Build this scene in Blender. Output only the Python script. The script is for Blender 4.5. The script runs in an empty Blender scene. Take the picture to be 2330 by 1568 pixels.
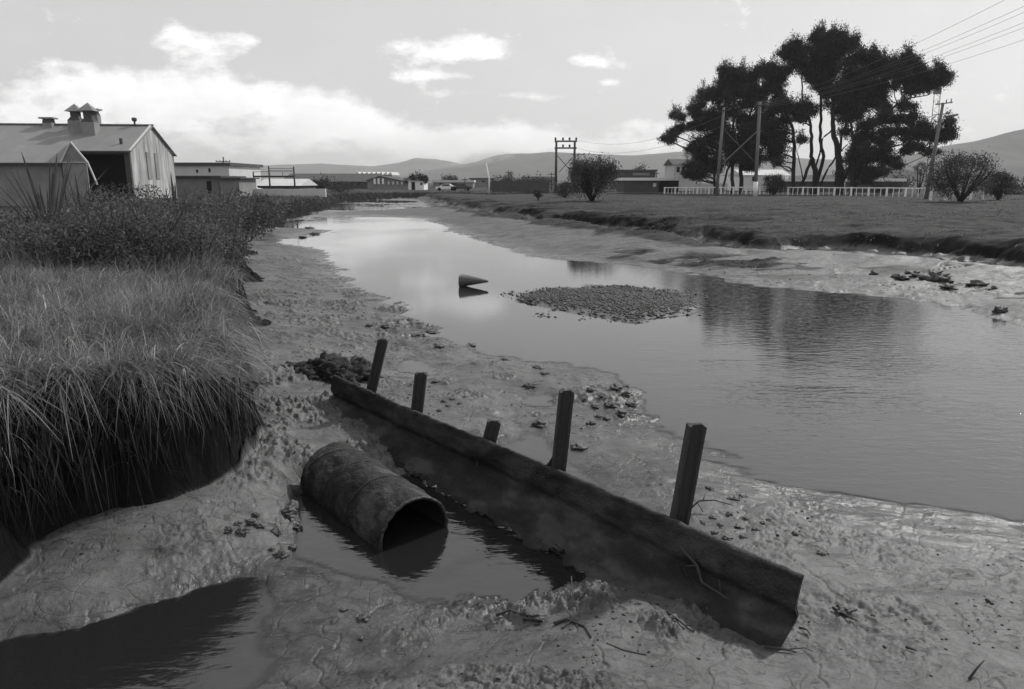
import bpy, math, random
import numpy as np
from mathutils import Vector, Matrix, noise as mnoise

random.seed(7)
rng = np.random.default_rng(7)
R = math.radians
S = bpy.context.scene

# ---------------------------------------------------------------- camera
PITCH = R(12.72)
CAMZ = 3.0
cam_d = bpy.data.cameras.new('camera')
cam_d.sensor_width = 36.0
cam_d.lens = 36.0 * 720.0 / 1024.0
cam_d.clip_start = 0.05
cam_d.clip_end = 30000.0
cam = bpy.data.objects.new('camera', cam_d)
cam.location = (0, 0, CAMZ)
cam.rotation_euler = (math.pi / 2 - PITCH, 0, 0)
S.collection.objects.link(cam)
S.camera = cam
S.view_settings.view_transform = 'Standard'
S.view_settings.look = 'None'
S.view_settings.gamma = 1.0
S.view_settings.use_curve_mapping = False
S.view_settings.exposure = 0.75

# ---------------------------------------------------------------- measuring: a point of the photograph (2330 px wide) to a place on the ground
F, CX, CY = 1638.3, 1165.0, 784.0
CP, SP = math.cos(PITCH), math.sin(PITCH)
def ray(x, y):
    a = (x - CX) / F; b = (CY - y) / F
    return (a, CP + b * SP, -SP + b * CP)
def G(x, y, z=0.0):
    d = ray(x, y); t = (z - CAMZ) / d[2]
    return (d[0] * t, d[1] * t)
def AT(x, y, Y):
    d = ray(x, y); t = Y / d[1]
    return (d[0] * t, Y, CAMZ + d[2] * t)

# ---------------------------------------------------------------- sun and sky
SUN_AZ, SUN_EL = R(48), R(40)          # azimuth from +Y towards +X
sd = Vector((math.sin(SUN_AZ) * math.cos(SUN_EL), math.cos(SUN_AZ) * math.cos(SUN_EL), math.sin(SUN_EL)))
sun_l = bpy.data.lights.new('sun', 'SUN')
sun_l.energy = 2.0
sun_l.angle = R(2.5)
sun_l.color = (1.0, 0.99, 0.98)
sun_o = bpy.data.objects.new('sun', sun_l)
sun_o.rotation_euler = sd.to_track_quat('Z', 'Y').to_euler()
sun_o.location = (60, 60, 80)
S.collection.objects.link(sun_o)

W = bpy.data.worlds.new('World'); S.world = W; W.use_nodes = True
nt = W.node_tree; nt.nodes.clear()
def wn(t, **k):
    n = nt.nodes.new(t)
    for a, b in k.items(): setattr(n, a, b)
    return n
def wm(op, a, b=None, c=None, clamp=False):
    n = wn('ShaderNodeMath', operation=op); n.use_clamp = clamp
    for i, v in enumerate((a, b, c)):
        if v is None: continue
        if isinstance(v, (int, float)): n.inputs[i].default_value = v
        else: nt.links.new(v, n.inputs[i])
    return n.outputs[0]
sky = wn('ShaderNodeTexSky', sky_type='NISHITA')
sky.sun_disc = False; sky.sun_elevation = SUN_EL; sky.sun_rotation = SUN_AZ
sky.air_density = 1.0; sky.dust_density = 1.6; sky.ozone_density = 1.0
bw = wn('ShaderNodeRGBToBW'); nt.links.new(sky.outputs[0], bw.inputs[0])
tc = wn('ShaderNodeTexCoord')
sx = wn('ShaderNodeSeparateXYZ'); nt.links.new(tc.outputs['Generated'], sx.inputs[0])
yy = wm('MAXIMUM', sx.outputs[1], 0.02)
U = wm('DIVIDE', sx.outputs[0], yy); V = wm('DIVIDE', sx.outputs[2], yy)
front = wm('GREATER_THAN', sx.outputs[1], 0.05)
uv = wn('ShaderNodeCombineXYZ'); nt.links.new(U, uv.inputs[0]); nt.links.new(wm('MULTIPLY', V, 1.9), uv.inputs[1])
def wnoise(scale, detail, rough=0.6, src=None):
    n = wn('ShaderNodeTexNoise'); n.inputs['Scale'].default_value = scale
    n.inputs['Detail'].default_value = detail; n.inputs['Roughness'].default_value = rough
    nt.links.new(src or uv.outputs[0], n.inputs['Vector']); return n.outputs['Fac']
n1 = wnoise(11.0, 10.0, 0.66); n2 = wnoise(3.2, 6.0, 0.6); n3 = wnoise(13.0, 7.0, 0.6)
def dirv(x, y):
    d = ray(x, y); return d[0] / d[1], d[2] / d[1]
CLOUDS = [  # x, y, rx, ry, weight  (places in the sky)
    (420, 95, 75, 30, 1.0), (400, 62, 30, 25, .6), (562, 92, 36, 20, 1.0), (1040, 120, 110, 26, 1.25), (1085, 100, 50, 24, .7), (960, 172, 85, 12, 1.0),
    (1330, 138, 48, 15, .95), (1392, 188, 26, 10, .9), (1225, 220, 60, 13, .9), (1070, 214, 80, 9, .5),
    (280, 178, 220, 40, .8), (120, 235, 170, 50, .6), (420, 215, 290, 36, .85), (560, 232, 210, 34, .85), (770, 275, 80, 28, 1.0),
    (400, 290, 420, 55, .75), (850, 315, 320, 45, .75), (1090, 312, 160, 24, 1.0), (1400, 290, 180, 20, .5), (1460, 330, 200, 22, .55), (1250, 335, 420, 24, .6),
    (2240, 300, 130, 34, .55), (2290, 272, 60, 12, .5), (150, 145, 90, 10, .45), (60, 300, 120, 60, .4)]
acc = None
for (x, y, rx, ry, w_) in CLOUDS:
    u0, v0 = dirv(x, y); u1, _ = dirv(x + rx, y); _, v1 = dirv(x, y - ry)
    au = wm('MULTIPLY', wm('SUBTRACT', U, u0), 1.0 / abs(u1 - u0))
    av = wm('MULTIPLY', wm('SUBTRACT', V, v0), 1.0 / abs(v1 - v0))
    r2 = wm('ADD', wm('MULTIPLY', au, au), wm('MULTIPLY', av, av))
    g = wm('MULTIPLY', wm('EXPONENT', wm('MULTIPLY', r2, -0.8)), w_)
    acc = g if acc is None else wm('ADD', acc, g)
shape = wm('ADD', acc, wm('MULTIPLY', wm('SUBTRACT', n1, 0.5), 4.2))
mask = wm('MULTIPLY', wm('SUBTRACT', shape, 0.44), 1.35, clamp=True)
mask = wm('MULTIPLY', mask, front)
soft = wm('MULTIPLY', wm('SUBTRACT', n2, 0.46), 2.2, clamp=True)
SKYMUL = 0.06
skyv = wm('MULTIPLY', bw.outputs[0], SKYMUL)
skyflat = wm('ADD', wm('MULTIPLY', skyv, 0.30), wm('ADD', 0.33, wm('MULTIPLY', soft, 0.05)))
cloudv = wm('ADD', 0.80, wm('MULTIPLY', wm('SUBTRACT', n3, 0.5), 0.55))
mixn = wn('ShaderNodeMix'); mixn.data_type = 'FLOAT'
nt.links.new(wm('MULTIPLY', mask, 0.9), mixn.inputs[0]); nt.links.new(skyflat, mixn.inputs[2]); nt.links.new(cloudv, mixn.inputs[3])
final = wm('MULTIPLY', mixn.outputs[0], 10.0)
rgb = wn('ShaderNodeCombineXYZ')
for i in range(3): nt.links.new(final, rgb.inputs[i])
bg = wn('ShaderNodeBackground'); nt.links.new(rgb.outputs[0], bg.inputs[0]); bg.inputs[1].default_value = 0.1
wo = wn('ShaderNodeOutputWorld'); nt.links.new(bg.outputs[0], wo.inputs[0])

# ---------------------------------------------------------------- object helpers
C = S.collection
def tag(o, label=None, cat=None, group=None, kind=None):
    if label: o['label'] = label
    if cat: o['category'] = cat
    if group: o['group'] = group
    if kind: o['kind'] = kind
    return o
def thing(name, label, cat, loc=(0, 0, 0), group=None):
    o = bpy.data.objects.new(name, None); o.location = loc; o.empty_display_size = 0.2
    C.objects.link(o); return tag(o, label, cat, group)
def mesh_obj(name, verts, faces, mat, parent=None, smooth=False, attrs=None, loc=None):
    v = np.asarray(verts, dtype=np.float64).reshape(-1, 3)
    off = np.array(parent_loc(parent)) if parent is not None else (np.array(loc) if loc is not None else np.zeros(3))
    v = v - off
    me = bpy.data.meshes.new(name)
    if isinstance(faces, np.ndarray):
        nf, k = faces.shape
        me.vertices.add(len(v)); me.vertices.foreach_set('co', v.astype(np.float32).ravel())
        me.loops.add(nf * k); me.loops.foreach_set('vertex_index', faces.astype(np.int32).ravel())
        me.polygons.add(nf); me.polygons.foreach_set('loop_start', np.arange(0, nf * k, k, dtype=np.int32))
        me.update(calc_edges=True)
    else:
        me.from_pydata([tuple(p) for p in v], [], [tuple(f) for f in faces]); me.update()
    if smooth: me.polygons.foreach_set('use_smooth', np.ones(len(me.polygons), dtype=bool))
    if attrs:
        for k_, a in attrs.items():
            at = me.attributes.new(k_, 'FLOAT', 'POINT'); at.data.foreach_set('value', np.asarray(a, dtype=np.float32))
    if mat: me.materials.append(mat)
    o = bpy.data.objects.new(name, me); C.objects.link(o)
    if parent is not None: o.parent = parent
    elif loc is not None: o.location = loc
    return o
def parent_loc(p):
    v = Vector((0, 0, 0))
    while p is not None: v += Vector(p.location); p = p.parent
    return v
def copy_tree(o, parent=None):
    c = o.copy(); C.objects.link(c); c.parent = parent
    for ch in list(o.children): copy_tree(ch, c)
    return c
class MB:
    def __init__(s): s.v = []; s.f = []
    def add(s, vs, fs):
        n = len(s.v); s.v += [tuple(p) for p in vs]; s.f += [tuple(i + n for i in f) for f in fs]; return s
    def box(s, c, e, ax=(1, 0, 0), ay=(0, 1, 0), az=(0, 0, 1)):
        c = Vector(c); ax, ay, az = Vector(ax), Vector(ay), Vector(az); vs = []
        for k in (-.5, .5):
            for j in (-.5, .5):
                for i in (-.5, .5): vs.append(c + ax * e[0] * i + ay * e[1] * j + az * e[2] * k)
        return s.add(vs, [(0, 2, 3, 1), (4, 5, 7, 6), (0, 1, 5, 4), (2, 6, 7, 3), (0, 4, 6, 2), (1, 3, 7, 5)])
    def bar(s, a, b, w, h=None):
        a, b = Vector(a), Vector(b); d = b - a; L = d.length; az = d.normalized()
        ref = Vector((0, 0, 1)) if abs(az.z) < .9 else Vector((0, 1, 0))
        ax = az.cross(ref).normalized(); ay = ax.cross(az)
        return s.box((a + b) / 2, (w, h or w, L), ax, ay, az)
    def tube(s, pts, rad, n=8, cap=True):
        pts = [Vector(p) for p in pts]; m = len(pts)
        if isinstance(rad, (int, float)): rad = [rad] * m
        rings = []; base = len(s.v)
        for i, p in enumerate(pts):
            t = (pts[min(i + 1, m - 1)] - pts[max(i - 1, 0)]).normalized()
            ref = Vector((0, 0, 1)) if abs(t.z) < .9 else Vector((1, 0, 0))
            a = t.cross(ref).normalized(); b = t.cross(a)
            for k in range(n):
                th = 2 * math.pi * k / n
                s.v.append(tuple(p + (a * math.cos(th) + b * math.sin(th)) * rad[i]))
        for i in range(m - 1):
            for k in range(n):
                k2 = (k + 1) % n
                s.f.append((base + i * n + k, base + i * n + k2, base + (i + 1) * n + k2, base + (i + 1) * n + k))
        if cap:
            s.f.append(tuple(base + k for k in range(n))[::-1]); s.f.append(tuple(base + (m - 1) * n + k for k in range(n)))
        return s
    def quad(s, a, b, c, d): return s.add([a, b, c, d], [(0, 1, 2, 3)])
    def slab(s, pts, th):
        """a polygon (any plane) given thickness along its normal, behind it"""
        P = [Vector(p) for p in pts]; nrm = Vector((0, 0, 0))
        for i in range(len(P)): nrm += P[i].cross(P[(i + 1) % len(P)])
        nrm.normalize(); Q = [p - nrm * th for p in P]; n = len(P)
        fs = [tuple(range(n)), tuple(range(2 * n - 1, n - 1, -1))] + [(i, i + n, (i + 1) % n + n, (i + 1) % n) for i in range(n)]
        return s.add(P + Q, fs)
    def build(s, name, mat, parent=None, smooth=False, loc=None): return mesh_obj(name, s.v, s.f, mat, parent, smooth, loc=loc)

# ---------------------------------------------------------------- materials (all greys: the photograph is black and white)
def mat(name, base, rough=0.8, spec=0.5, nscale=4.0, namp=0.25, bump=0.0, bscale=30.0, attr=None, streak=None, metal=0.0, coat=0.0):
    m = bpy.data.materials.new(name); m.use_nodes = True; t = m.node_tree; b = t.nodes['Principled BSDF']
    L = t.links.new
    def nn(ty, **k):
        n = t.nodes.new(ty)
        for a_, v_ in k.items(): setattr(n, a_, v_)
        return n
    def mm(op, a, b_=None, clamp=False):
        n = nn('ShaderNodeMath', operation=op); n.use_clamp = clamp
        for i, v in enumerate((a, b_)):
            if v is None: continue
            if isinstance(v, (int, float)): n.inputs[i].default_value = v
            else: L(v, n.inputs[i])
        return n.outputs[0]
    co = nn('ShaderNodeTexCoord'); src = co.outputs['Object']
    if streak:
        mp = nn('ShaderNodeMapping'); mp.inputs['Scale'].default_value = streak; L(src, mp.inputs['Vector']); src2 = mp.outputs[0]
    else: src2 = src
    n1_ = nn('ShaderNodeTexNoise'); n1_.inputs['Scale'].default_value = nscale; n1_.inputs['Detail'].default_value = 6; n1_.inputs['Roughness'].default_value = .65
    L(src2, n1_.inputs['Vector'])
    f = mm('ADD', 1.0, mm('MULTIPLY', mm('SUBTRACT', n1_.outputs['Fac'], .5), namp * 4))
    v = mm('MULTIPLY', mm('MAXIMUM', f, .15), base)
    if attr:
        at = nn('ShaderNodeAttribute'); at.attribute_name = attr
        v = mm('MULTIPLY', v, at.outputs['Fac'])
    cc = nn('ShaderNodeCombineXYZ')
    for i in range(3): L(v, cc.inputs[i])
    L(cc.outputs[0], b.inputs['Base Color'])
    b.inputs['Roughness'].default_value = rough; b.inputs['Specular IOR Level'].default_value = spec; b.inputs['Metallic'].default_value = metal
    if bump:
        n2_ = nn('ShaderNodeTexNoise'); n2_.inputs['Scale'].default_value = bscale; n2_.inputs['Detail'].default_value = 5
        L(src2, n2_.inputs['Vector']); bp = nn('ShaderNodeBump'); bp.inputs['Strength'].default_value = bump; bp.inputs['Distance'].default_value = .02
        L(n2_.outputs['Fac'], bp.inputs['Height']); L(bp.outputs[0], b.inputs['Normal'])
    return m
M = dict(
    rust=mat('rusted_steel', .026, .78, .3, 5, .48, .9, 60),
    rustpost=mat('weathered_rail_steel', .045, .7, .4, 14, .3, .8, 70, streak=(3, 3, .6)),
    tar=mat('tarred_pipe', .030, .6, .5, 7, .35, .7, 35),
    beam=mat('crusted_beam_steel', .024, .82, .3, 6, .4, 1.0, 45, attr='tone'),
    pipe=mat('muddy_tarred_pipe', .018, .75, .4, 8, .35, .9, 40, attr='tone'),
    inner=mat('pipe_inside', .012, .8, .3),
    cone=mat('dull_cone', .09, .55, .5, 8, .2),
    stone=mat('mud_clod', .075, .6, .5, 20, .35, .8, 60),
    gravel=mat('gravel_stones', .055, .7, .4, 6, .35, .6, 40, attr='tone'),
    twig=mat('dead_twig', .05, .85, .3, 20, .3),
    grass=mat('grass_blade', .19, .7, .35, 1.2, .25, attr='tone'),
    leaf=mat('weed_leaf', .085, .65, .35, 2, .3, attr='tone'),
    pine=mat('pine_needles', .03, .85, .2, .5, .3, attr='tone'),
    bark=mat('pine_bark', .035, .95, .1, 3, .3, .8, 12),
    bush=mat('bush_leaves', .075, .8, .3, .6, .3, attr='tone'),
    root=mat('hanging_root', .022, .9, .2, 8, .3, attr='tone'),
    roofg=mat('corrugated_roof', .21, .6, .4, .6, .18, .3, 3, streak=(1, .25, 1)),
    irongable=mat('patched_corrugated_iron', .33, .75, .3, 1.3, .85, .4, 4, streak=(1.2, 1.2, .18)),
    wallg=mat('grey_wall', .22, .85, .3, .8, .25),
    walld=mat('dark_wall', .07, .85, .3, .8, .25),
    walll=mat('pale_wall', .55, .8, .3, .6, .12),
    white=mat('white_paint', .78, .6, .4, 2, .08),
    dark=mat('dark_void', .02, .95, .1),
    pole=mat('wooden_pole', .15, .85, .3, 3, .3, streak=(6, 6, .4)),
    poled=mat('dark_pole', .06, .85, .3, 3, .3),
    glass=mat('window_glass', .05, .15, .5),
    wire=mat('power_wire', .12, .6, .4),
    yard=mat('pale_gravel_yard', .42, .9, .2, .5, .3),
)
def thin_leaf(m, amount):
    """leaves let part of the light through"""
    t = m.node_tree; b = t.nodes['Principled BSDF']; tr = t.nodes.new('ShaderNodeBsdfTranslucent'); mx = t.nodes.new('ShaderNodeMixShader'); mx.inputs[0].default_value = amount
    t.links.new(b.inputs['Base Color'].links[0].from_socket, tr.inputs['Color']); t.links.new(b.outputs[0], mx.inputs[1]); t.links.new(tr.outputs[0], mx.inputs[2]); t.links.new(mx.outputs[0], t.nodes['Material Output'].inputs['Surface'])
for k_, a_ in (('grass', .45), ('leaf', .4), ('bush', .3), ('pine', .08)): thin_leaf(M[k_], a_)
# ---------------------------------------------------------------- noise
def _h(ix, iy, s):
    n = (ix.astype(np.int64) * 374761393 + iy.astype(np.int64) * 668265263 + s * 1274126177) & 0xffffffff
    n = ((n ^ (n >> 13)) * 1274126177) & 0xffffffff
    return ((n ^ (n >> 16)) & 0xffffff) / float(0xffffff)
def vnoise(x, y, s=0):
    ix, iy = np.floor(x), np.floor(y); fx, fy = x - ix, y - iy
    fx = fx * fx * fx * (fx * (fx * 6 - 15) + 10); fy = fy * fy * fy * (fy * (fy * 6 - 15) + 10)
    a, b, c, d = _h(ix, iy, s), _h(ix + 1, iy, s), _h(ix, iy + 1, s), _h(ix + 1, iy + 1, s)
    return (a + (b - a) * fx) * (1 - fy) + (c + (d - c) * fx) * fy - .5
def fbm(x, y, o=4, s=0, g=.5):
    r = 0; a = 1
    for i in range(o):
        c_, s_ = math.cos(i * 1.1 + .4), math.sin(i * 1.1 + .4)
        r = r + a * vnoise((x * c_ - y * s_) * 2 ** i, (x * s_ + y * c_) * 2 ** i, s + i * 17); a *= g
    return r
def sstep(a, b, x):
    t = np.clip((x - a) / (b - a), 0, 1); return t * t * (3 - 2 * t)

# ---------------------------------------------------------------- terrain height
def iso(pts, z): return [G(x, y, z) + (z,) for x, y in pts]
def pz(*pts): return [G(x, y, z) + (z,) for x, y, z in pts]
def dens(pts, step=60):
    out = []
    for (x0, y0), (x1, y1) in zip(pts[:-1], pts[1:]):
        n = max(1, int(math.hypot(x1 - x0, (y1 - y0) * 2) / step))
        out += [(x0 + (x1 - x0) * i / n, y0 + (y1 - y0) * i / n) for i in range(n)]
    return out + [pts[-1]]
CTRL = []
LEFTW = [(762, 462), (745, 478), (722, 500), (695, 540), (706, 565), (760, 605), (800, 635), (860, 680), (920, 705), (975, 750), (1050, 790), (1130, 812), (1240, 828), (1340, 835), (1410, 855), (1450, 890), (1456, 930), (1480, 975), (1560, 1020), (1650, 1075), (1740, 1118), (1850, 1150), (2000, 1180), (2150, 1205), (2400, 1235)]
RIGHTW = [(1046, 466), (990, 497), (1026, 516), (1118, 557), (1210, 586), (1300, 592), (1450, 602), (1600, 625), (1720, 650), (1850, 662), (2000, 672), (2200, 700), (2330, 745), (2650, 830)]
CTRL += iso(dens(LEFTW), 0.0) + iso(dens(RIGHTW), 0.0)
CTRL += iso([(800, 520), (880, 510), (960, 520), (780, 560), (880, 600), (1000, 570), (1060, 600), (940, 660), (1040, 660), (1120, 640), (1050, 720), (1120, 730), (1200, 770), (1330, 780), (1450, 790), (1540, 770), (1650, 760), (1600, 850), (1560, 930), (1700, 700), (1800, 730), (1900, 720), (2050, 720), (2200, 780), (2400, 830), (1900, 850), (2100, 900), (1700, 950), (2300, 960), (2500, 1000)], -.30)
CTRL += iso([(1640, 1000), (1760, 1040), (1900, 1050), (2100, 1070), (2300, 1080), (1560, 970)], -.06)
# gravel bar
CTRL += iso([(1200, 683), (1250, 668), (1300, 660), (1400, 660), (1500, 672), (1570, 690), (1540, 712), (1460, 728), (1380, 715), (1290, 700)], .05)
CTRL += iso([(1400, 690), (1470, 700), (1320, 682)], .09)
CTRL += iso([(1140, 684), (1220, 640), (1400, 632), (1560, 645), (1650, 680), (1620, 730), (1500, 760), (1350, 740), (1220, 712)], -.1)
# mud flat, left bank side
CTRL += pz((525, 575, .4), (545, 700, .35), (600, 800, .35), (640, 850, .3), (600, 1000, .35), (620, 1060, .28), (700, 1050, .25), (650, 1150, .12), (700, 960, .22), (730, 900, .2),
           (620, 640, .22), (650, 560, .2), (660, 520, .15), (700, 620, .1), (700, 700, .15), (800, 720, .1), (760, 780, .14), (680, 760, .2), (850, 850, .1), (800, 840, .18), (870, 760, .07),
           (640, 600, .2), (600, 720, .25), (900, 740, .05), (980, 790, .05), (1060, 830, .08), (1150, 850, .08), (1250, 860, .05), (900, 905, .07), (960, 900, .1), (1050, 900, .11), (1120, 930, .1),
           (1100, 980, .08), (1000, 960, .09), (1350, 880, .03), (1410, 915, .05), (1360, 940, .03), (1300, 1000, .03), (1320, 950, .03), (1400, 1050, .05), (1500, 1050, .04), (1500, 1120, .07), (1600, 1100, .06), (1650, 1150, .09), (1600, 1210, .1),
           (1760, 1200, .07), (1900, 1250, .07), (2100, 1280, .08), (2300, 1320, .1), (1700, 1260, .11), (1850, 1320, .12), (2000, 1400, .14), (2300, 1450, .18), (1850, 1420, .12), (1820, 1460, .13), (2000, 1540, .2), (2300, 1560, .25), (2500, 1400, .2))
CTRL += pz((900, 800, -.03), (940, 835, -.03), (885, 765, -.015), (965, 855, -.02), (1000, 820, .03), (860, 810, .06), (1190, 960, -.03), (1235, 915, -.03), (1210, 1005, -.03), (1225, 1030, -.03), (1160, 1000, .0), (1265, 960, .02))
# the pool round the pipe and under the beam
CTRL += pz((700, 1130, -.04), (715, 1190, -.1), (745, 1240, -.12), (850, 1280, -.1), (950, 1240, -.15), (1050, 1230, -.15), (1150, 1310, -.12), (1100, 1180, -.15), (1200, 1260, -.14), (1180, 1120, -.1), (1100, 1080, -.08), (1260, 1200, -.12), (1300, 1290, -.1), (1260, 1320, -.08), (1230, 1350, -.05), (1350, 1200, -.06), (1400, 1290, -.06), (1430, 1320, -.04), (1330, 1120, -.04), (1000, 1320, -.04), (1100, 1350, -.04), (1160, 1370, -.06), (960, 1370, -.02),
           (850, 1335, .012), (780, 1330, .015), (1000, 1385, .02), (900, 1400, .02), (700, 1310, .02), (700, 1450, .03), (900, 1500, .04), (650, 1400, .015), (640, 1310, .02), (800, 1540, .05), (1050, 1450, .04), (620, 1500, .0))
CTRL += pz((1300, 1370, .12), (1240, 1400, .1), (1450, 1370, .16), (1560, 1390, .14), (1650, 1430, .12), (1700, 1480, .15), (1350, 1430, .22), (1250, 1460, .22), (1450, 1480, .22), (1150, 1480, .12), (1200, 1540, .25), (1400, 1550, .28), (1600, 1550, .25), (1050, 1540, .12))
# left pool and its mud tongue
CTRL += pz((300, 1460, -.1), (500, 1370, -.08), (560, 1340, -.05), (100, 1540, -.1), (400, 1500, -.1), (20, 1600, -.1), (560, 1400, -.05), (300, 1600, -.1), (480, 1480, -.04), (30, 1500, -.06),
           (150, 1400, .05), (250, 1380, .04), (400, 1320, .05), (500, 1290, .05), (590, 1262, .05), (300, 1280, .15), (100, 1320, .15), (450, 1200, .2), (550, 1150, .22), (600, 1210, .1), (620, 1260, .04), (200, 1260, .22), (20, 1320, .16), (-200, 1400, .1), (-400, 1600, 0))
# right bank above the water
CTRL += pz((1060, 486, .3), (1150, 512, .35), (1300, 537, .35), (1500, 562, .4), (1700, 574, .4), (1900, 580, .42), (2100, 592, .42), (2330, 614, .45), (2600, 650, .45),
           (1100, 530, .12), (1250, 565, .15), (1450, 585, .18), (1600, 602, .15), (1800, 620, .18), (2000, 635, .2), (2200, 660, .2), (2330, 690, .25), (2600, 740, .3))
CTRL += pz((1055, 472, .85), (1110, 482, .85), (1250, 500, .85), (1400, 517, .85), (1550, 528, .88), (1700, 538, .92), (1900, 538, .95), (2100, 548, .97), (2330, 562, 1.0), (2600, 590, 1.0))
CTRL += pz((1075, 456, 1.15), (1200, 462, 1.2), (1300, 468, 1.2), (1500, 475, 1.2), (1800, 478, 1.2), (2100, 475, 1.2), (2330, 475, 1.2), (2600, 490, 1.2))
CTRL += [(20, 100, 1.2), (60, 95, 1.2), (100, 80, 1.2), (60, 60, 1.2), (40, 70, 1.2), (25, 66, 1.2), (10, 110, 1.1), (140, 60, 1.2), (60, 30, 1.2), (40, 12, .6), (30, 3, .4),
         (0, 1.6, .6), (-2, 1.8, .3), (2, 1.8, .7), (5, 2, .6), (-5, 2.5, .1), (12, 3, .3), (-1, -3, 1.0), (6, -3, 1.0), (-8, -3, 1.0), (0, 0.2, 1.0), (0, -12, 1.2), (20, -10, 1.2), (-20, -10, 1.2)]
# far water and its mud bars
CTRL += pz((800, 470, -.1), (900, 478, -.1), (1000, 478, -.08), (850, 462, .02), (950, 460, -.05), (1000, 466, .03), (900, 468, .05), (830, 457, -.04), (960, 455, .05))
CTRL = np.array(CTRL)
def wp(x, y): r = np.hypot(x, y + 1.0); return np.arctan2(x, y + 1.0) * 1.0, np.log(np.maximum(r, .3))
cu, cv = wp(CTRL[:, 0], CTRL[:, 1])
_D = np.hypot(cu[:, None] - cu[None], cv[:, None] - cv[None])
_n = len(CTRL)
_A = np.zeros((_n + 3, _n + 3)); _A[:_n, :_n] = _D + np.eye(_n) * 1e-3
_A[:_n, _n] = 1; _A[:_n, _n + 1] = cu; _A[:_n, _n + 2] = cv; _A[_n:, :_n] = _A[:_n, _n:].T
_w = np.linalg.solve(_A, np.concatenate([CTRL[:, 2], [0, 0, 0]]))
def rbf(x, y):
    u, v = wp(x, y); out = np.empty(len(x))
    for i in range(0, len(x), 20000):
        a, b = u[i:i + 20000], v[i:i + 20000]
        out[i:i + 20000] = np.hypot(a[:, None] - cu[None], b[:, None] - cv[None]) @ _w[:_n] + _w[_n] + _w[_n + 1] * a + _w[_n + 2] * b
    return out
# left bank: everything inside this outline stands at 1.2 m
EDGE = [(-30, -6), (-9, 3.3), G(-250, 1400, .25), G(20, 1265, .25), G(250, 1185, .25), G(430, 1125, .25), G(540, 1080, .25), G(596, 1015, .25),
        (-2.75, 7.7), (-3.55, 9.6), (-5.0, 12.2), (-5.1, 14.2), (-6.9, 17), (-7.7, 21), (-9.8, 24), (-10.2, 28), (-12.6, 32), (-17.5, 40), G(560, 508, .3), G(640, 494, .3), G(700, 480, .3), G(750, 467, .3), G(775, 455, .3), G(900, 449, .3), G(1050, 450, .3), G(1120, 449, .6), (20, 150)]
PBANK = np.array(EDGE + [(3000, 400), (3000, 9000), (-9000, 9000), (-9000, -6)])
def poly_sd(x, y, P):
    d2 = np.full(x.shape, 1e18); ins = np.zeros(x.shape, bool)
    for i in range(len(P)):
        a, b = P[i], P[(i + 1) % len(P)]; e = b - a
        t = np.clip(((x - a[0]) * e[0] + (y - a[1]) * e[1]) / (e @ e), 0, 1)
        d2 = np.minimum(d2, (x - a[0] - t * e[0]) ** 2 + (y - a[1] - t * e[1]) ** 2)
        c = (a[1] > y) != (b[1] > y)
        with np.errstate(divide='ignore', invalid='ignore'): xi = (b[0] - a[0]) * (y - a[1]) / (b[1] - a[1] if b[1] != a[1] else 1e-9) + a[0]
        ins ^= c & (x < xi)
    return np.where(ins, 1, -1) * np.sqrt(d2)
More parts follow.
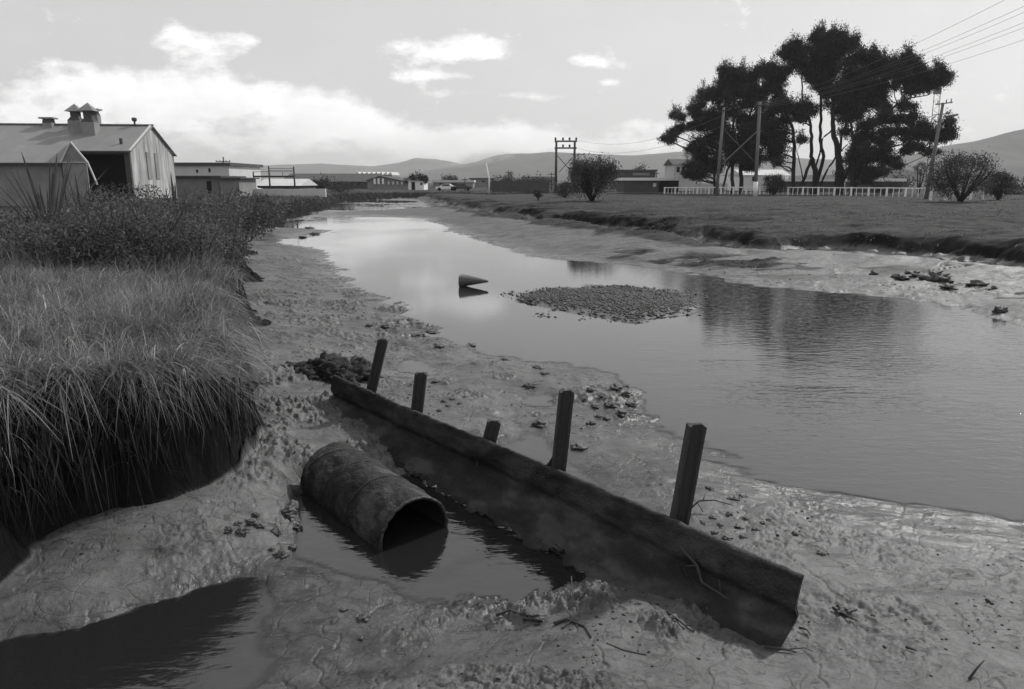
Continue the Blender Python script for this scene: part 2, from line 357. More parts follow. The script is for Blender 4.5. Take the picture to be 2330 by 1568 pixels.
def terrain(x, y, detail=True, want_soil_shade=False):
    """returns height, vegetation mask, turf mask, bank signed distance"""
    x = np.asarray(x, float); y = np.asarray(y, float)
    r = np.hypot(x, y)
    z = rbf(x, y)
    far = sstep(130, 180, r)
    z = z * (1 - far) + 1.2 * far
    z = np.minimum(z, 1.35)
    sd_ = poly_sd(x, y, PBANK)
    sdn = sd_ + fbm(x * 1.7, y * 1.7, 3, 5) * np.clip(.22 + .022 * r, 0, .95)
    wid = np.clip(.035 * r, .22, 2.0)
    k = sstep(-wid * .15, wid, sdn)
    top = 1.18 + .16 * fbm(x * .45, y * .45, 3, 9) * sstep(0, 3, sd_) + .28 * sstep(.5, 5, sd_) * (1 - sstep(14, 30, r)) + .27 * (1 - sstep(7.5, 15, r)) - .42 * np.exp(-((x + 2.6) ** 2 + (y - 7.1) ** 2) / .9) + .10 * fbm(x * 1.3, y * 1.3, 3, 14)
    z0 = z
    z = z * (1 - k) + top * k
    soil_shade = np.zeros_like(z)
    # turf scarp on the right bank: the shelf of mud ends in a low cut face
    sr = poly_sd(x, y, PSCARP) + fbm(x * .5, y * .5, 4, 23) * np.clip(.05 * r, .2, 2.2)
    kr = sstep(0, .035 * r, sr) * (1 - k) * sstep(12, 16, y + .5 * np.abs(x))
    cut = sstep(-2, 0, sr) * (1 - k) * sstep(12, 16, y + .5 * np.abs(x))
    z = z * (1 - cut) + cut * np.where(kr > 0, np.minimum(z, .46) * (1 - kr) + np.maximum(z, 1.02) * kr, np.minimum(z, .46))
    z0 = np.where(sr > 0, z, z0)
    soil_shade = np.maximum(sstep(-.3, .1, sr) * (1 - sstep(.8, 5.5, sr + 3.5 * fbm(x * .35, y * .5, 4, 66))) * (1 - k) * sstep(12, 16, y) * sstep(.0, .25, fbm(x * .22, y * .3, 3, 67) + .28), 4 * k * (1 - k) * 1.6)  # dark peat along the right scarp, plus shade painted on the steep bank face
    soil_shade_k = soil_shade
    rough_ = sstep(2, 5, x) * sstep(20, 26, y) * (1 - sstep(19, 24, x)) * sstep(.05, .10, z0) * (1 - sstep(.30, .37, z0 + .06 * fbm(x * .3, y * .3, 3, 35)))
    veg = np.clip(k + sstep(.56, .66, z0 + .12 * fbm(x * .7, y * .7, 3, 31)) + .85 * rough_ * sstep(-.25, .1, fbm(x * .5, y * 1.0, 4, 33)), 0, 1)
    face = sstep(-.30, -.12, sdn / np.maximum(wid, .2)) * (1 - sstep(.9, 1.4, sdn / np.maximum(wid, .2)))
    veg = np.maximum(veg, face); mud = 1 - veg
    soil_shade = np.maximum(soil_shade, face)  # shade of the bank face recess put into its colour
    soil_shade = np.maximum(soil_shade, .75 * rough_)
    if detail:
        fl = x * .93 - y * .36; fn = x * .36 + y * .93          # along and across the flow
        sw = sstep(1.2, 2.4, x + .25 * (8 - y)) * (1 - sstep(9.5, 12, y)) * sstep(-.13, -.03, z0) * (1 - sstep(.05, .10, z0))
        z = z + sw * (.045 * fbm(fl * .55, fn * 4.2, 4, 141, .55) + .012)
        edge_ = (1 - sstep(.03, .09, np.abs(z0))) * mud
        z = z + edge_ * .022 * fbm(x * 2.1, y * 2.1, 4, 151) * np.clip(r / 8, 1, 2.5)
        z0 = np.where(edge_ > 0, np.minimum(z0, z + .05), z0)
        wet = np.clip(z0, -.4, 1.5)
        amp = sstep(-.08, .05, wet)
        sc = np.clip(6.0 / np.maximum(r, 6), .05, 1)      # broader, gentler relief with distance
        n_a = fbm(x * 1.3, y * 1.3, 4, 11)
        z = z + mud * amp * .03 * n_a
        lump = sstep(.02, .32, fbm(x * .9, y * .9, 3, 41) + .02)
        fine = fbm(x * 7, y * 7, 4, 21, .6)
        z = z + mud * amp * (1 - sstep(14, 30, r)) * (.0022 + .008 * lump) * fine
        z = z + mud * amp * sstep(9, 18, r) * .05 * fbm(x * .9, y * 1.8, 4, 61) * sstep(.03, .12, wet)
        # ragged zones: heaped mud by the beam ends and under the bank
        patch = sstep(-.12, .22, fbm(x * 1.6, y * 1.6, 3, 79)) * .62
        z = z - mud * amp * (1 - sstep(12, 25, r)) * .012 * sstep(.80, 1, 1 - 7 * np.abs(fbm(x * 1.7, y * 1.7, 4, 181, .55)))
        for (cx_, cy_, rr, am) in RAG:
            w_ = np.exp(-((x - cx_) ** 2 + (y - cy_) ** 2) / rr ** 2)
            z = z + mud * w_ * am * patch * (.9 * np.abs(fbm(x * 3.2, y * 3.2, 5, 71, .62)) - .10 + .7 * np.abs(fbm(x * 9, y * 9, 4, 81, .65)))
        crk = sstep(.72, 1.0, 1 - 9 * np.abs(fbm(x * .13 + 3, y * .42, 4, 171, .55))) * sstep(6, 10, x) * sstep(.14, .24, z0) * (1 - sstep(.5, .6, z0)) * mud
        z = z - .13 * crk
        rb = sstep(8, 16, x) * sstep(.1, .3, z0) * (1 - sstep(.75, 1.0, z0))
        z = z + rb * .07 * fbm(x * .55, y * 1.1, 4, 91, .6)
        z = z + veg * (.07 + .09 * sstep(18, 26, y) + .16 * np.clip(soil_shade, 0, 1) * (k < .01)) * fbm(x * .6, y * .9, 4, 101, .6) * (1 - sstep(60, 120, r))
        # steep bank faces: vertical grooves
        z = z - k * (1 - k) * 4 * (.16 * fbm(x * 5, y * 5, 4, 111, .6) + .10 * np.abs(fbm(x * 14, y * 14, 3, 113)))
    if want_soil_shade: return z, veg, k, sd_, np.clip(soil_shade, 0, 1)
    return z, veg, k, sd_
PSCARP = np.array([G(1048, 476, .45), G(1150, 492, .45), G(1300, 512, .45), G(1450, 530, .45), G(1600, 548, .45), G(1700, 566, .45), G(1900, 572, .45), G(2100, 584, .45), G(2330, 606, .45), G(2700, 650, .45), (60, 8), (3000, 0), (3000, 3000), (-20, 140)])
RAG = [G(1300, 1400, .2) + (.9, .17), G(1480, 1440, .2) + (.8, .12), G(640, 600, .2) + (3, .10), G(700, 640, .15) + (2.4, .10), G(640, 700, .2) + (2.0, .10), G(720, 800, .15) + (1.6, .10), G(1080, 860, .1) + (1.4, .10), G(2050, 1250, .1) + (1.0, .06), G(700, 930, .2) + (1.3, .16), G(640, 1060, .2) + (.8, .12), G(600, 880, .3) + (1.4, .14), G(760, 1010, .2) + (.6, .12), G(1160, 905, .1) + (1.2, .05), G(1400, 910, .1) + (.9, .09), G(1620, 1180, .1) + (.8, .07),
       G(2000, 1380, .15) + (.8, .04), G(2250, 1400, .15) + (.7, .07), G(300, 1240, .2) + (.8, .06), G(580, 1190, .1) + (.5, .06), G(2100, 640, .3) + (4, .05), G(2280, 650, .3) + (4, .03), G(1750, 610, .3) + (3, .05), G(820, 690, .1) + (3, .13), G(900, 730, .1) + (2, .13)]
def zt(x, y): return float(terrain(np.array([x]), np.array([y]))[0][0])

th = np.concatenate([np.radians(np.linspace(-100, -50, 26))[:-1], np.radians(np.linspace(-50, 50, 1150)), np.radians(np.linspace(50, 100, 26))[1:]])
rr = np.concatenate([np.geomspace(.6, 3.4, 40)[:-1], np.geomspace(3.4, 60, 1050)[:-1], np.geomspace(60, 200, 150)[:-1], np.geomspace(200, 9000, 50)])
TH, RR = np.meshgrid(th, rr)
GX = (RR * np.sin(TH)).ravel(); GY = (RR * np.cos(TH)).ravel()
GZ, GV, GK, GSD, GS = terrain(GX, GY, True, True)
nr, nc = len(rr), len(th)
ii = (np.arange(nr - 1)[:, None] * nc + np.arange(nc - 1)[None]).ravel()
gf = np.stack([ii, ii + 1, ii + nc + 1, ii + nc], 1)

# ground material: mud and turf by mask
def ground_mat():
    m = bpy.data.materials.new('mud_and_turf'); m.use_nodes = True; t = m.node_tree; b = t.nodes['Principled BSDF']; L = t.links.new
    def nn(ty, **k):
        n = t.nodes.new(ty)
        for a_, v_ in k.items(): setattr(n, a_, v_)
        return n
    def mm(op, a, b_=None, c_=None, clamp=False):
        n = nn('ShaderNodeMath', operation=op); n.use_clamp = clamp
        for i, v in enumerate((a, b_, c_)):
            if v is None: continue
            if isinstance(v, (int, float)): n.inputs[i].default_value = v
            else: L(v, n.inputs[i])
        return n.outputs[0]
    co = nn('ShaderNodeTexCoord').outputs['Object']
    def no(scale, det=6, ro=.6, sc=None):
        n = nn('ShaderNodeTexNoise'); n.inputs['Scale'].default_value = scale; n.inputs['Detail'].default_value = det; n.inputs['Roughness'].default_value = ro
        s_ = co
        if sc: mp = nn('ShaderNodeMapping'); mp.inputs['Scale'].default_value = sc; L(co, mp.inputs[0]); s_ = mp.outputs[0]
        L(s_, n.inputs['Vector']); return n.outputs['Fac']
    veg = nn('ShaderNodeAttribute', attribute_name='veg').outputs['Fac']
    wet = nn('ShaderNodeAttribute', attribute_name='wet').outputs['Fac']
    a = no(1.1, 8, .65); bb = no(6, 12, .78); c = no(45, 6, .7); tr = no(2.0, 9, .66, (.7, 2.4, 1))
    crk = nn('ShaderNodeTexNoise'); crk.inputs['Scale'].default_value = 3.2; crk.inputs['Detail'].default_value = 6; crk.inputs['Distortion'].default_value = .6; L(co, crk.inputs['Vector'])
    line = mm('SUBTRACT', 1.0, mm('MULTIPLY', mm('ABSOLUTE', mm('SUBTRACT', crk.outputs['Fac'], .5)), 38.0), clamp=True)   # thin worm trails and runnels
    mudv = mm('ADD', .090, mm('MULTIPLY', mm('SUBTRACT', a, .5), .24)); mudv = mm('ADD', mudv, mm('MULTIPLY', mm('SUBTRACT', bb, .5), .20)); mudv = mm('ADD', mudv, mm('MULTIPLY', mm('SUBTRACT', c, .5), .10))
    spots = mm('MULTIPLY', mm('SUBTRACT', tr, .565), 9.0, clamp=True)
    mudv = mm('MULTIPLY', mudv, mm('SUBTRACT', 1.0, mm('MULTIPLY', spots, .62)))
    mudv = mm('MULTIPLY', mudv, mm('SUBTRACT', 1.0, mm('MULTIPLY', line, .34)))
    flk = mm('MULTIPLY', mm('SUBTRACT', no(7.5, 7, .72, (1, 1.5, 1)), .60), 14.0, clamp=True)      # small dark wet holes
    vo = nn('ShaderNodeTexVoronoi'); vo.feature = 'DISTANCE_TO_EDGE'; vo.inputs['Scale'].default_value = 2.6
    wv = nn('ShaderNodeMix'); wv.data_type = 'VECTOR'; wv.inputs[0].default_value = .28; nz = nn('ShaderNodeTexNoise'); nz.inputs['Scale'].default_value = 2.5; nz.inputs['Detail'].default_value = 6; L(co, nz.inputs['Vector']); L(co, wv.inputs[4]); L(nz.outputs['Color'], wv.inputs[5]); L(wv.outputs[1], vo.inputs['Vector'])
    crack = mm('MULTIPLY', mm('SUBTRACT', 1.0, mm('MULTIPLY', vo.outputs['Distance'], 38.0), clamp=True), mm('MULTIPLY', mm('SUBTRACT', a, .52), 7.0, clamp=True))
    mudv = mm('MULTIPLY', mudv, mm('SUBTRACT', 1.0, mm('MULTIPLY', flk, .55)))
    mudv = mm('MULTIPLY', mudv, mm('SUBTRACT', 1.0, mm('MULTIPLY', crack, .55)))
    mudv = mm('MULTIPLY', mudv, mm('SUBTRACT', 1.0, mm('MULTIPLY', wet, .22)))
    vegv = mm('ADD', .056, mm('MULTIPLY', mm('SUBTRACT', no(.5, 10, .78, (.7, 2.0, 1)), .5), .20)); vegv = mm('ADD', vegv, mm('MULTIPLY', mm('SUBTRACT', no(6, 4, .7), .5), .07))
    soil_shade = nn('ShaderNodeAttribute', attribute_name='soil_shade').outputs['Fac']; vegv = mm('MULTIPLY', vegv, mm('SUBTRACT', 1.0, mm('MULTIPLY', soil_shade, .80)))  # darkens turf: peat, rough growth and the painted shade of the bank face
    mix = nn('ShaderNodeMix'); mix.data_type = 'FLOAT'
    L(veg, mix.inputs[0]); L(mm('MAXIMUM', mudv, .02), mix.inputs[2]); L(mm('MAXIMUM', vegv, .012), mix.inputs[3])
    cc = nn('ShaderNodeCombineXYZ')
    for i in range(3): L(mix.outputs[0], cc.inputs[i])
    L(cc.outputs[0], b.inputs['Base Color'])
    ro = mm('SUBTRACT', .60, mm('MULTIPLY', wet, .38)); ro = mm('ADD', ro, mm('MULTIPLY', mm('SUBTRACT', a, .5), .5)); ro = mm('MAXIMUM', mm('ADD', ro, mm('MULTIPLY', veg, .5)), .24)
    L(mm('MINIMUM', ro, .95), b.inputs['Roughness'])
    L(mm('SUBTRACT', .45, mm('MULTIPLY', veg, .38)), b.inputs['Specular IOR Level'])
    bp = nn('ShaderNodeBump'); bp.inputs['Strength'].default_value = .60; bp.inputs['Distance'].default_value = .03
    hgt = mm('ADD', mm('MULTIPLY', bb, .5), mm('MULTIPLY', c, .25)); hgt = mm('SUBTRACT', hgt, mm('MULTIPLY', spots, .4)); hgt = mm('SUBTRACT', hgt, mm('MULTIPLY', line, .15)); hgt = mm('SUBTRACT', hgt, mm('MULTIPLY', flk, .25)); hgt = mm('SUBTRACT', hgt, mm('MULTIPLY', crack, .35))
    L(hgt, bp.inputs['Height']); L(bp.outputs[0], b.inputs['Normal'])
    return m
M['ground'] = ground_mat()
wetv = 1 - sstep(-.02, .16, GZ + .05 * fbm(GX * .7, GY * .7, 3, 55))
wetv = wetv * (1 - .75 * sstep(11, 17, np.hypot(GX, GY)) * (GX > 3))
ground = mesh_obj('ground', np.stack([GX, GY, GZ], 1), gf, M['ground'], smooth=True, attrs={'veg': GV, 'wet': wetv, 'soil_shade': GS})
tag(ground, 'tidal mud flats and grassy river banks stretching to the plain', 'ground', kind='structure')

# ---------------------------------------------------------------- water
def water_mat():
    m = bpy.data.materials.new('river_water'); m.use_nodes = True; t = m.node_tree; b = t.nodes['Principled BSDF']; L = t.links.new
    b.inputs['Base Color'].default_value = (.016, .016, .016, 1); b.inputs['Roughness'].default_value = .05; b.inputs['IOR'].default_value = 1.85
    def nn(ty, **k):
        n = t.nodes.new(ty)
        for a_, v_ in k.items(): setattr(n, a_, v_)
        return n
    def mm(op, a, b_=None, clamp=False):
        n = nn('ShaderNodeMath', operation=op); n.use_clamp = clamp
        for i, v in enumerate((a, b_)):
            if v is None: continue
            if isinstance(v, (int, float)): n.inputs[i].default_value = v
            else: L(v, n.inputs[i])
        return n.outputs[0]
    co = nn('ShaderNodeTexCoord').outputs['Object']
    def no(scale, det, sc, rot=0.0, dist=0.0):
        mp = nn('ShaderNodeMapping'); mp.inputs['Scale'].default_value = sc; mp.inputs['Rotation'].default_value = (0, 0, rot); L(co, mp.inputs[0])
        n = nn('ShaderNodeTexNoise'); n.inputs['Scale'].default_value = scale; n.inputs['Detail'].default_value = det; n.inputs['Distortion'].default_value = dist; L(mp.outputs[0], n.inputs['Vector']); return n.outputs['Fac']
    calm = nn('ShaderNodeAttribute', attribute_name='calm').outputs['Fac']
    h = mm('ADD', mm('MULTIPLY', no(3.0, 3, (1, 2.6, 1), R(14), .4), .8), mm('MULTIPLY', no(9.0, 3, (1, 2.0, 1), R(-12), .3), .30))
    h = mm('MULTIPLY', h, calm)
    bp = nn('ShaderNodeBump'); bp.inputs['Strength'].default_value = 1.0; bp.inputs['Distance'].default_value = .030
    L(h, bp.inputs['Height']); L(bp.outputs[0], b.inputs['Normal'])
    trn = nn('ShaderNodeBsdfTransparent'); mx = nn('ShaderNodeMixShader'); L(nn('ShaderNodeAttribute', attribute_name='depth').outputs['Fac'], mx.inputs[0]); L(trn.outputs[0], mx.inputs[1]); L(b.outputs[0], mx.inputs[2]); L(mx.outputs[0], t.nodes['Material Output'].inputs['Surface'])
    return m
M['water'] = water_mat()
wr = np.concatenate([np.geomspace(1.2, 160, 500)]); wth = np.radians(np.linspace(-75, 75, 400))
WT, WR = np.meshgrid(wth, wr); WX = (WR * np.sin(WT)).ravel(); WY = (WR * np.cos(WT)).ravel()
wi = (np.arange(len(wr) - 1)[:, None] * len(wth) + np.arange(len(wth) - 1)[None]).ravel()
wf = np.stack([wi, wi + 1, wi + len(wth) + 1, wi + len(wth)], 1)
calm = .03 + .26 * sstep(3, 7, WX + .12 * WY - 2) * (1 - sstep(26, 45, WY)) + .10 * sstep(-.1, .2, fbm(WX * .15, WY * .15, 3, 77))
calm = calm + .22 * sstep(1.5, 3, WX) * sstep(-.3, .3, fbm(WX * .5, WY * .9, 3, 78)) * (1 - sstep(11, 15, WY))
calm = np.where((WY < 7.2) & (WX < 1.5), .22, calm)
wdep = -terrain(WX, WY)[0]
water = mesh_obj('water', np.stack([WX, WY, WX * 0], 1), wf, M['water'], smooth=True, attrs={'calm': calm, 'depth': sstep(-.003, .012, wdep)})
tag(water, 'still murky tidal river water', 'river', kind='structure')
#PART2
# ================================================================ steel beam across the mud
def lerp(a, b, t): return tuple(a[i] + (b[i] - a[i]) * t for i in range(len(a)))
BA = Vector(G(760, 853, .55) + (.55,)); BB = Vector(G(1830, 1310, .56) + (.56,))
def beam():
    d = (BB - BA); L = d.length; d.normalize()
    out = Vector((0, 0, 1)).cross(d).normalized()          # horizontal, across the beam
    if out.y > 0: out = -out                               # towards the camera
    # profile (across, down from the top edge)
    prof = [(.0, 0), (.012, -.008), (.025, -.06), (.045, -.15), (.045, -.21), (.025, -.245), (.015, -.275), (.04, -.305), (.11, -.345), (.19, -.395), (.27, -.445), (.335, -.49), (.375, -.525)]
    _q = []
    for (a0, h0), (a1, h1) in zip(prof[:-1], prof[1:]):
        for s_ in range(3): _q.append((a0 + (a1 - a0) * s_ / 3, h0 + (h1 - h0) * s_ / 3))
    prof = _q + [prof[-1]]
    n = 330; vs = []; fs = []
    th_ = .022
    for i in range(n + 1):
        t = i / n; p = BA + (BB - BA) * t
        for side in (0, 1):
            for j, (a, h) in enumerate(prof):
                w = .022 * math.sin(t * 7 + j * .06) + .014 * mnoise.noise(Vector((t * 9, h * 2.5, 0))) + .013 * mnoise.noise(Vector((t * 70, h * 14, 0))) + .004 * mnoise.noise(Vector((t * 230, h * 40, 0)))
                edge = (.010 * mnoise.noise(Vector((t * 60, 3, 1))) + .014 * min(0, mnoise.noise(Vector((t * 22, 5, 1))) + .1)) if j < 3 else 0
                if j >= len(prof) - 3: rag = .07 * mnoise.noise(Vector((t * 22, 8, 1))) + .05 * mnoise.noise(Vector((t * 75, 4, 1))); edge = rag * .8; a = a - rag * .9
                vs.append(p + out * (a + w - side * th_) + Vector((0, 0, h + edge - .012 * math.sin(t * 3.1))))
    k = len(prof); st = 2 * k
    for i in range(n):
        for j in range(k - 1):
            a = i * st + j; fs.append((a, a + 1, a + st + 1, a + st))
            a = i * st + k + j; fs.append((a + st, a + st + 1, a + 1, a))
        a = i * st; fs.append((a, a + st, a + st + k, a + k)); a = i * st + k - 1; fs.append((a + st, a, a + k, a + st + k))
    for i in (0, n):
        for j in range(k - 1):
            a = i * st + j; q = (a, a + k, a + k + 1, a + 1); fs.append(q if i else q[::-1])
    root = thing('steel_beam', 'long dark rusted steel beam slanting across the mud from the bank to the lower right', 'steel beam', tuple(BA))
    vv_ = np.array([tuple(v) for v in vs]); nb_ = np.clip(.62 - vv_[:, 2] * 1.3, 0, 1) * 1.6 + .5; mt_n = fbm(vv_[:, 0] * 2.2 + vv_[:, 2] * 3, vv_[:, 1] * 2.2 + vv_[:, 2] * 5, 5, 7, .65)
    mesh_obj('beam_web', vs, fs, M['beam'], root, smooth=True, attrs={'tone': np.clip(1 + .6 * nb_ * sstep(.05, .35, mt_n) + 1.2 * mt_n, .4, 4)})
    # seams where lengths were joined, and a few bolts
    for t in ():
        mb = MB()
        for s in range(0):
            (a0, h0), (a1, h1) = prof[s], prof[s + 1]
            p = BA + (BB - BA) * t; q0 = p + out * (a0 + .014) + Vector((0, 0, h0)); q1 = p + out * (a1 + .014) + Vector((0, 0, h1))
            mb.bar(q0, q1, .012, .012)
        mb.build('joint_seam', M['rust'], root)
    for t in (.05, .33, .35, .61, .63, .96):
        mb = MB(); p = BA + (BB - BA) * t + out * .03 + Vector((0, 0, -.10))
        mb.tube([p, p + out * .02], .014, 6); mb.build('bolt', M['rust'], root)
beam()
BOUT = Vector((0, 0, 1)).cross((BB - BA).normalized()); BOUT = BOUT if BOUT.y < 0 else -BOUT

# ---------------------------------------------------------------- rail posts behind the beam
def rail_post(x0, y0, x1, y1, wpx, off, label, slant=0.0, deep=1.0):
    """top pixel (x0,y0), where it meets the beam (x1,y1); stands off metres behind the beam"""
    t = (x1 - 760) / (1830 - 760)
    # distance of the beam line there (1/distance runs evenly along the line in the picture)
    ia, ib = 1 / BA.y, 1 / BB.y
    Y = 1 / (ia + (ib - ia) * t) + off
    top = Vector(AT(x0, y0, Y)); low = Vector(AT(x1, y1, Y))
    d = (top - low).normalized(); base = low - d * ((low.z + .35) / d.z)
    W_ = wpx / F * (Vector((0, 0, 3)) - top).length
    w = W_ / 2
    prof = [(-w, -.05), (-w, .05), (-w * .72, .05), (-w * .5, .02), (w * .5, .02), (w * .72, .05), (w, .05), (w, -.05), (w * .72, -.05), (w * .5, -.02), (-w * .5, -.02), (-w * .72, -.05)]
    ax = Vector((1, 0, 0)); ax = (ax - d * ax.dot(d)).normalized(); ax = Matrix.Rotation(slant, 3, d) @ ax; ay = d.cross(ax)
    m = 8; vs = []; k = len(prof)
    for i in range(m + 1):
        p = base + (top - base) * (i / m)
        for (a, b) in prof:
            j = .004 * mnoise.noise(Vector((i * 1.3, a * 40, b * 40)))
            e = (.012 * math.sin(a * 40 + 1) - .01) if i == m else 0
            vs.append(p + ax * (a + j) + ay * (b + j) + d * e)
    fs = [(i * k + j, i * k + (j + 1) % k, (i + 1) * k + (j + 1) % k, (i + 1) * k + j) for i in range(m) for j in range(k)]
    fs.append(tuple(m * k + j for j in range(k))); fs.append(tuple(j for j in range(k))[::-1])
    o = mesh_obj('rail_post', vs, fs, M['rustpost'], None, loc=tuple(base))
    tag(o, label, 'post', 'old rail posts behind the steel beam')
    return base, top, Y
rail_post(873, 770, 846, 885, 22, .30, 'leaning rusty rail post farthest left, beside the dark turf clump')
rail_post(959, 846, 949, 932, 27, .26, 'short rusty rail post standing second from the left')
rail_post(1126, 955, 1113, 1003, 31, .26, 'shortest rusty rail post, a stub barely above the middle of the beam')
b4 = rail_post(1290, 886, 1270, 1070, 33, .24, 'tall rusty rail post with scrap flared at its foot', deep=1)
rail_post(1586, 962, 1545, 1185, 38, .22, 'tallest leaning rail post nearest the camera, with grooved faces')
mb = MB(); p = Vector(AT(1262, 1062, b4[2])); mb.slab([p, p + Vector((-.10, 0, -.01)), p + Vector((-.05, 0, .05)), p + Vector((0, 0, .14))], .02)
o = mb.build('bent_scrap', M['rust'], None, loc=tuple(p)); tag(o, 'small bent scrap of steel sticking out at the foot of the tall middle post', 'scrap')

# ---------------------------------------------------------------- half sunk pipe
def pipe():
    Rr = .345; c1 = Vector((-.84, 5.70, .03)); ax = Vector((.64, -.768, -.03)).normalized(); Lp = 1.55; c0 = c1 - ax * Lp
    a = ax.cross(Vector((0, 0, 1))).normalized(); b = a.cross(ax); n, m = 140, 120
    root = thing('sunken_pipe', 'short wide tarred pipe lying half sunk in the pool below the beam', 'pipe', (c1.x, c1.y, 0))
    vs = []; fs = []
    for i in range(m + 1):
        for k in range(n):
            t_ = 2 * math.pi * k / n
            wrap = .006 * math.sin((i / m * Lp * 10 + k / n * 2 * math.pi))
            rr_ = Rr + wrap * .6 + .012 * mnoise.noise(Vector((i * .2, math.cos(t_) * 5, math.sin(t_) * 5))) + .014 * mnoise.noise(Vector((i * .065, math.cos(t_) * 2, math.sin(t_) * 2)))
            vs.append(c0 + ax * (Lp * i / m) + (a * math.cos(t_) + b * math.sin(t_)) * rr_)
    fs = [(i * n + k, i * n + (k + 1) % n, (i + 1) * n + (k + 1) % n, (i + 1) * n + k) for i in range(m) for k in range(n)]
    vv_ = np.array([tuple(v) for v in vs]); mt_n = fbm(vv_[:, 0] * 4 + vv_[:, 2] * 3, vv_[:, 1] * 4, 5, 17, .65)
    mesh_obj('pipe_shell', vs, fs, M['pipe'], root, smooth=True, attrs={'tone': np.clip(.9 + 1.4 * sstep(.02, .3, mt_n) + 1.2 * mt_n, .4, 3.4)})
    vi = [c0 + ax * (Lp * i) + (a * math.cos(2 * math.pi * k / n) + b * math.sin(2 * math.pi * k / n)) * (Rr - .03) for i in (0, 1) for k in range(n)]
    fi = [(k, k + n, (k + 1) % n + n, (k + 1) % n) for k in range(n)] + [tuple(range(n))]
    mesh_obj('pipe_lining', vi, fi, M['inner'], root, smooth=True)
    mb = MB(); mb.tube([c1 + (a * math.cos(2 * math.pi * k / n) + b * math.sin(2 * math.pi * k / n)) * (Rr - .012 + .010 * mnoise.noise(Vector((k * .3, 1, 2)))) for k in range(n + 1)], .015, 8, False)
    mb.build('rim', M['tar'], root, smooth=True)
    # spiral wrapping band edges
    for q, s0 in enumerate((.18, .50, .86)):
        mb = MB(); pts = []
        for k in range(26):
            t_ = math.pi * (.0 + k / 25); pts.append(c0 + ax * (Lp * s0 * .9 - .25 + (.45 - .16 * q) * k / 25) + (a * math.cos(t_) + b * math.sin(t_)) * (Rr + .006))
        mb.tube(pts, .0045, 5); mb.build('wrapping_band', M['tar'], root, smooth=True)
pipe()

# ---------------------------------------------------------------- floating cone
def cone():
    p = Vector(G(1080, 652, 0) + (0,)); ax = Vector((.97, -.24, .0)).normalized()
    Lc = .86; root = thing('traffic_cone', 'dull cone lying on its side in the calm water, wide end to the left', 'cone', tuple(p))
    a = ax.cross(Vector((0, 0, 1))).normalized(); b = a.cross(ax); n = 28; c = p + Vector((0, 0, .17))
    vs = []; rings = [(-.5, .215), (-.48, .20), (-.2, .145), (.2, .08), (.47, .035), (.5, .0)]
    for (s, r_) in rings:
        for k in range(n):
            t_ = 2 * math.pi * k / n; vs.append(c + ax * s * Lc + (a * math.cos(t_) + b * math.sin(t_)) * r_ * (1 + .16 * mnoise.noise(Vector((s * 3, math.cos(t_) * 1.5, math.sin(t_) * 1.5)))))
    fs = [(i * n + k, i * n + (k + 1) % n, (i + 1) * n + (k + 1) % n, (i + 1) * n + k) for i in range(len(rings) - 1) for k in range(n)]
    mesh_obj('cone_body', vs, fs, M['cone'], root, smooth=True)
    vi = [c + ax * (-.497 * Lc) + (a * math.cos(2 * math.pi * k / n) + b * math.sin(2 * math.pi * k / n)) * .205 for k in range(n)]
    mesh_obj('open_end', vi, [tuple(range(n))], M['inner'], root)
cone()

# ---------------------------------------------------------------- lumps
def blob(c, s, seed, rough=.35, sub=2, n=14):
    vs = []; fs = []; m = n // 2 + 2
    for i in range(m + 1):
        ph = math.pi * i / m
        for k in range(n):
            t_ = 2 * math.pi * k / n; d = Vector((math.sin(ph) * math.cos(t_), math.sin(ph) * math.sin(t_), math.cos(ph)))
            f = 1 + rough * mnoise.noise(d * 1.7 + Vector((seed * 7.1, 0, 0))) + rough * .6 * mnoise.noise(d * 4.3 + Vector((0, seed * 3.3, 0)))
            vs.append(Vector(c) + Vector((d.x * s[0], d.y * s[1], d.z * s[2])) * f)
    fs = [(i * n + k, (i + 1) * n + k, (i + 1) * n + (k + 1) % n, i * n + (k + 1) % n) for i in range(m) for k in range(n)]
    return vs, fs
def clod(x, y, w, label, group, cat='mud clod', name='mud_clod', hz=.6, mt='stone', dz=.0):
    gx, gy = G(x, y, .1); z = zt(gx, gy); gx, gy = G(x, y, z); z = zt(gx, gy)
    s = w / F * math.hypot(gy, 3) / 2
    sd0 = random.random() * 50
    vs, fs = blob((gx, gy, z + s * hz * .35 + dz), (s * random.uniform(.8, 1.15), s * random.uniform(.7, 1.3), s * hz), sd0, 1.0, n=22)
    o = mesh_obj(name, vs, fs, M[mt], None, smooth=True, loc=(gx, gy, z)); return tag(o, label, cat, group)
def group_clods(pts, label, group, **k):
    for (x, y, w) in pts: clod(x, y, w, label, group, **k)
group_clods([(521, 1192, 20), (552, 1205, 24), (572, 1180, 26), (580, 1165, 18), (590, 1195, 16), (633, 1212, 22), (660, 1165, 34), (655, 1180, 22), (678, 1205, 24), (640, 1262, 30), (665, 1248, 16), (618, 1255, 14), (690, 1218, 16), (540, 1175, 16), (700, 1190, 15)],
            'dark stone or clod scattered on the mud between the bank and the sunken pipe', 'clods between the bank and the pipe', hz=.55)
group_clods([(1345, 890, 18), (1370, 905, 24), (1400, 885, 26), (1425, 900, 22), (1390, 925, 26), (1415, 945, 26), (1355, 930, 18), (1345, 965, 18), (1380, 955, 16), (1435, 925, 18), (1330, 910, 14), (1362, 950, 14), (1350, 880, 14), (1425, 880, 14)],
            'dark clod of weed at the water edge to the right of the tall middle post', 'weedy clods right of the middle post', hz=.45)
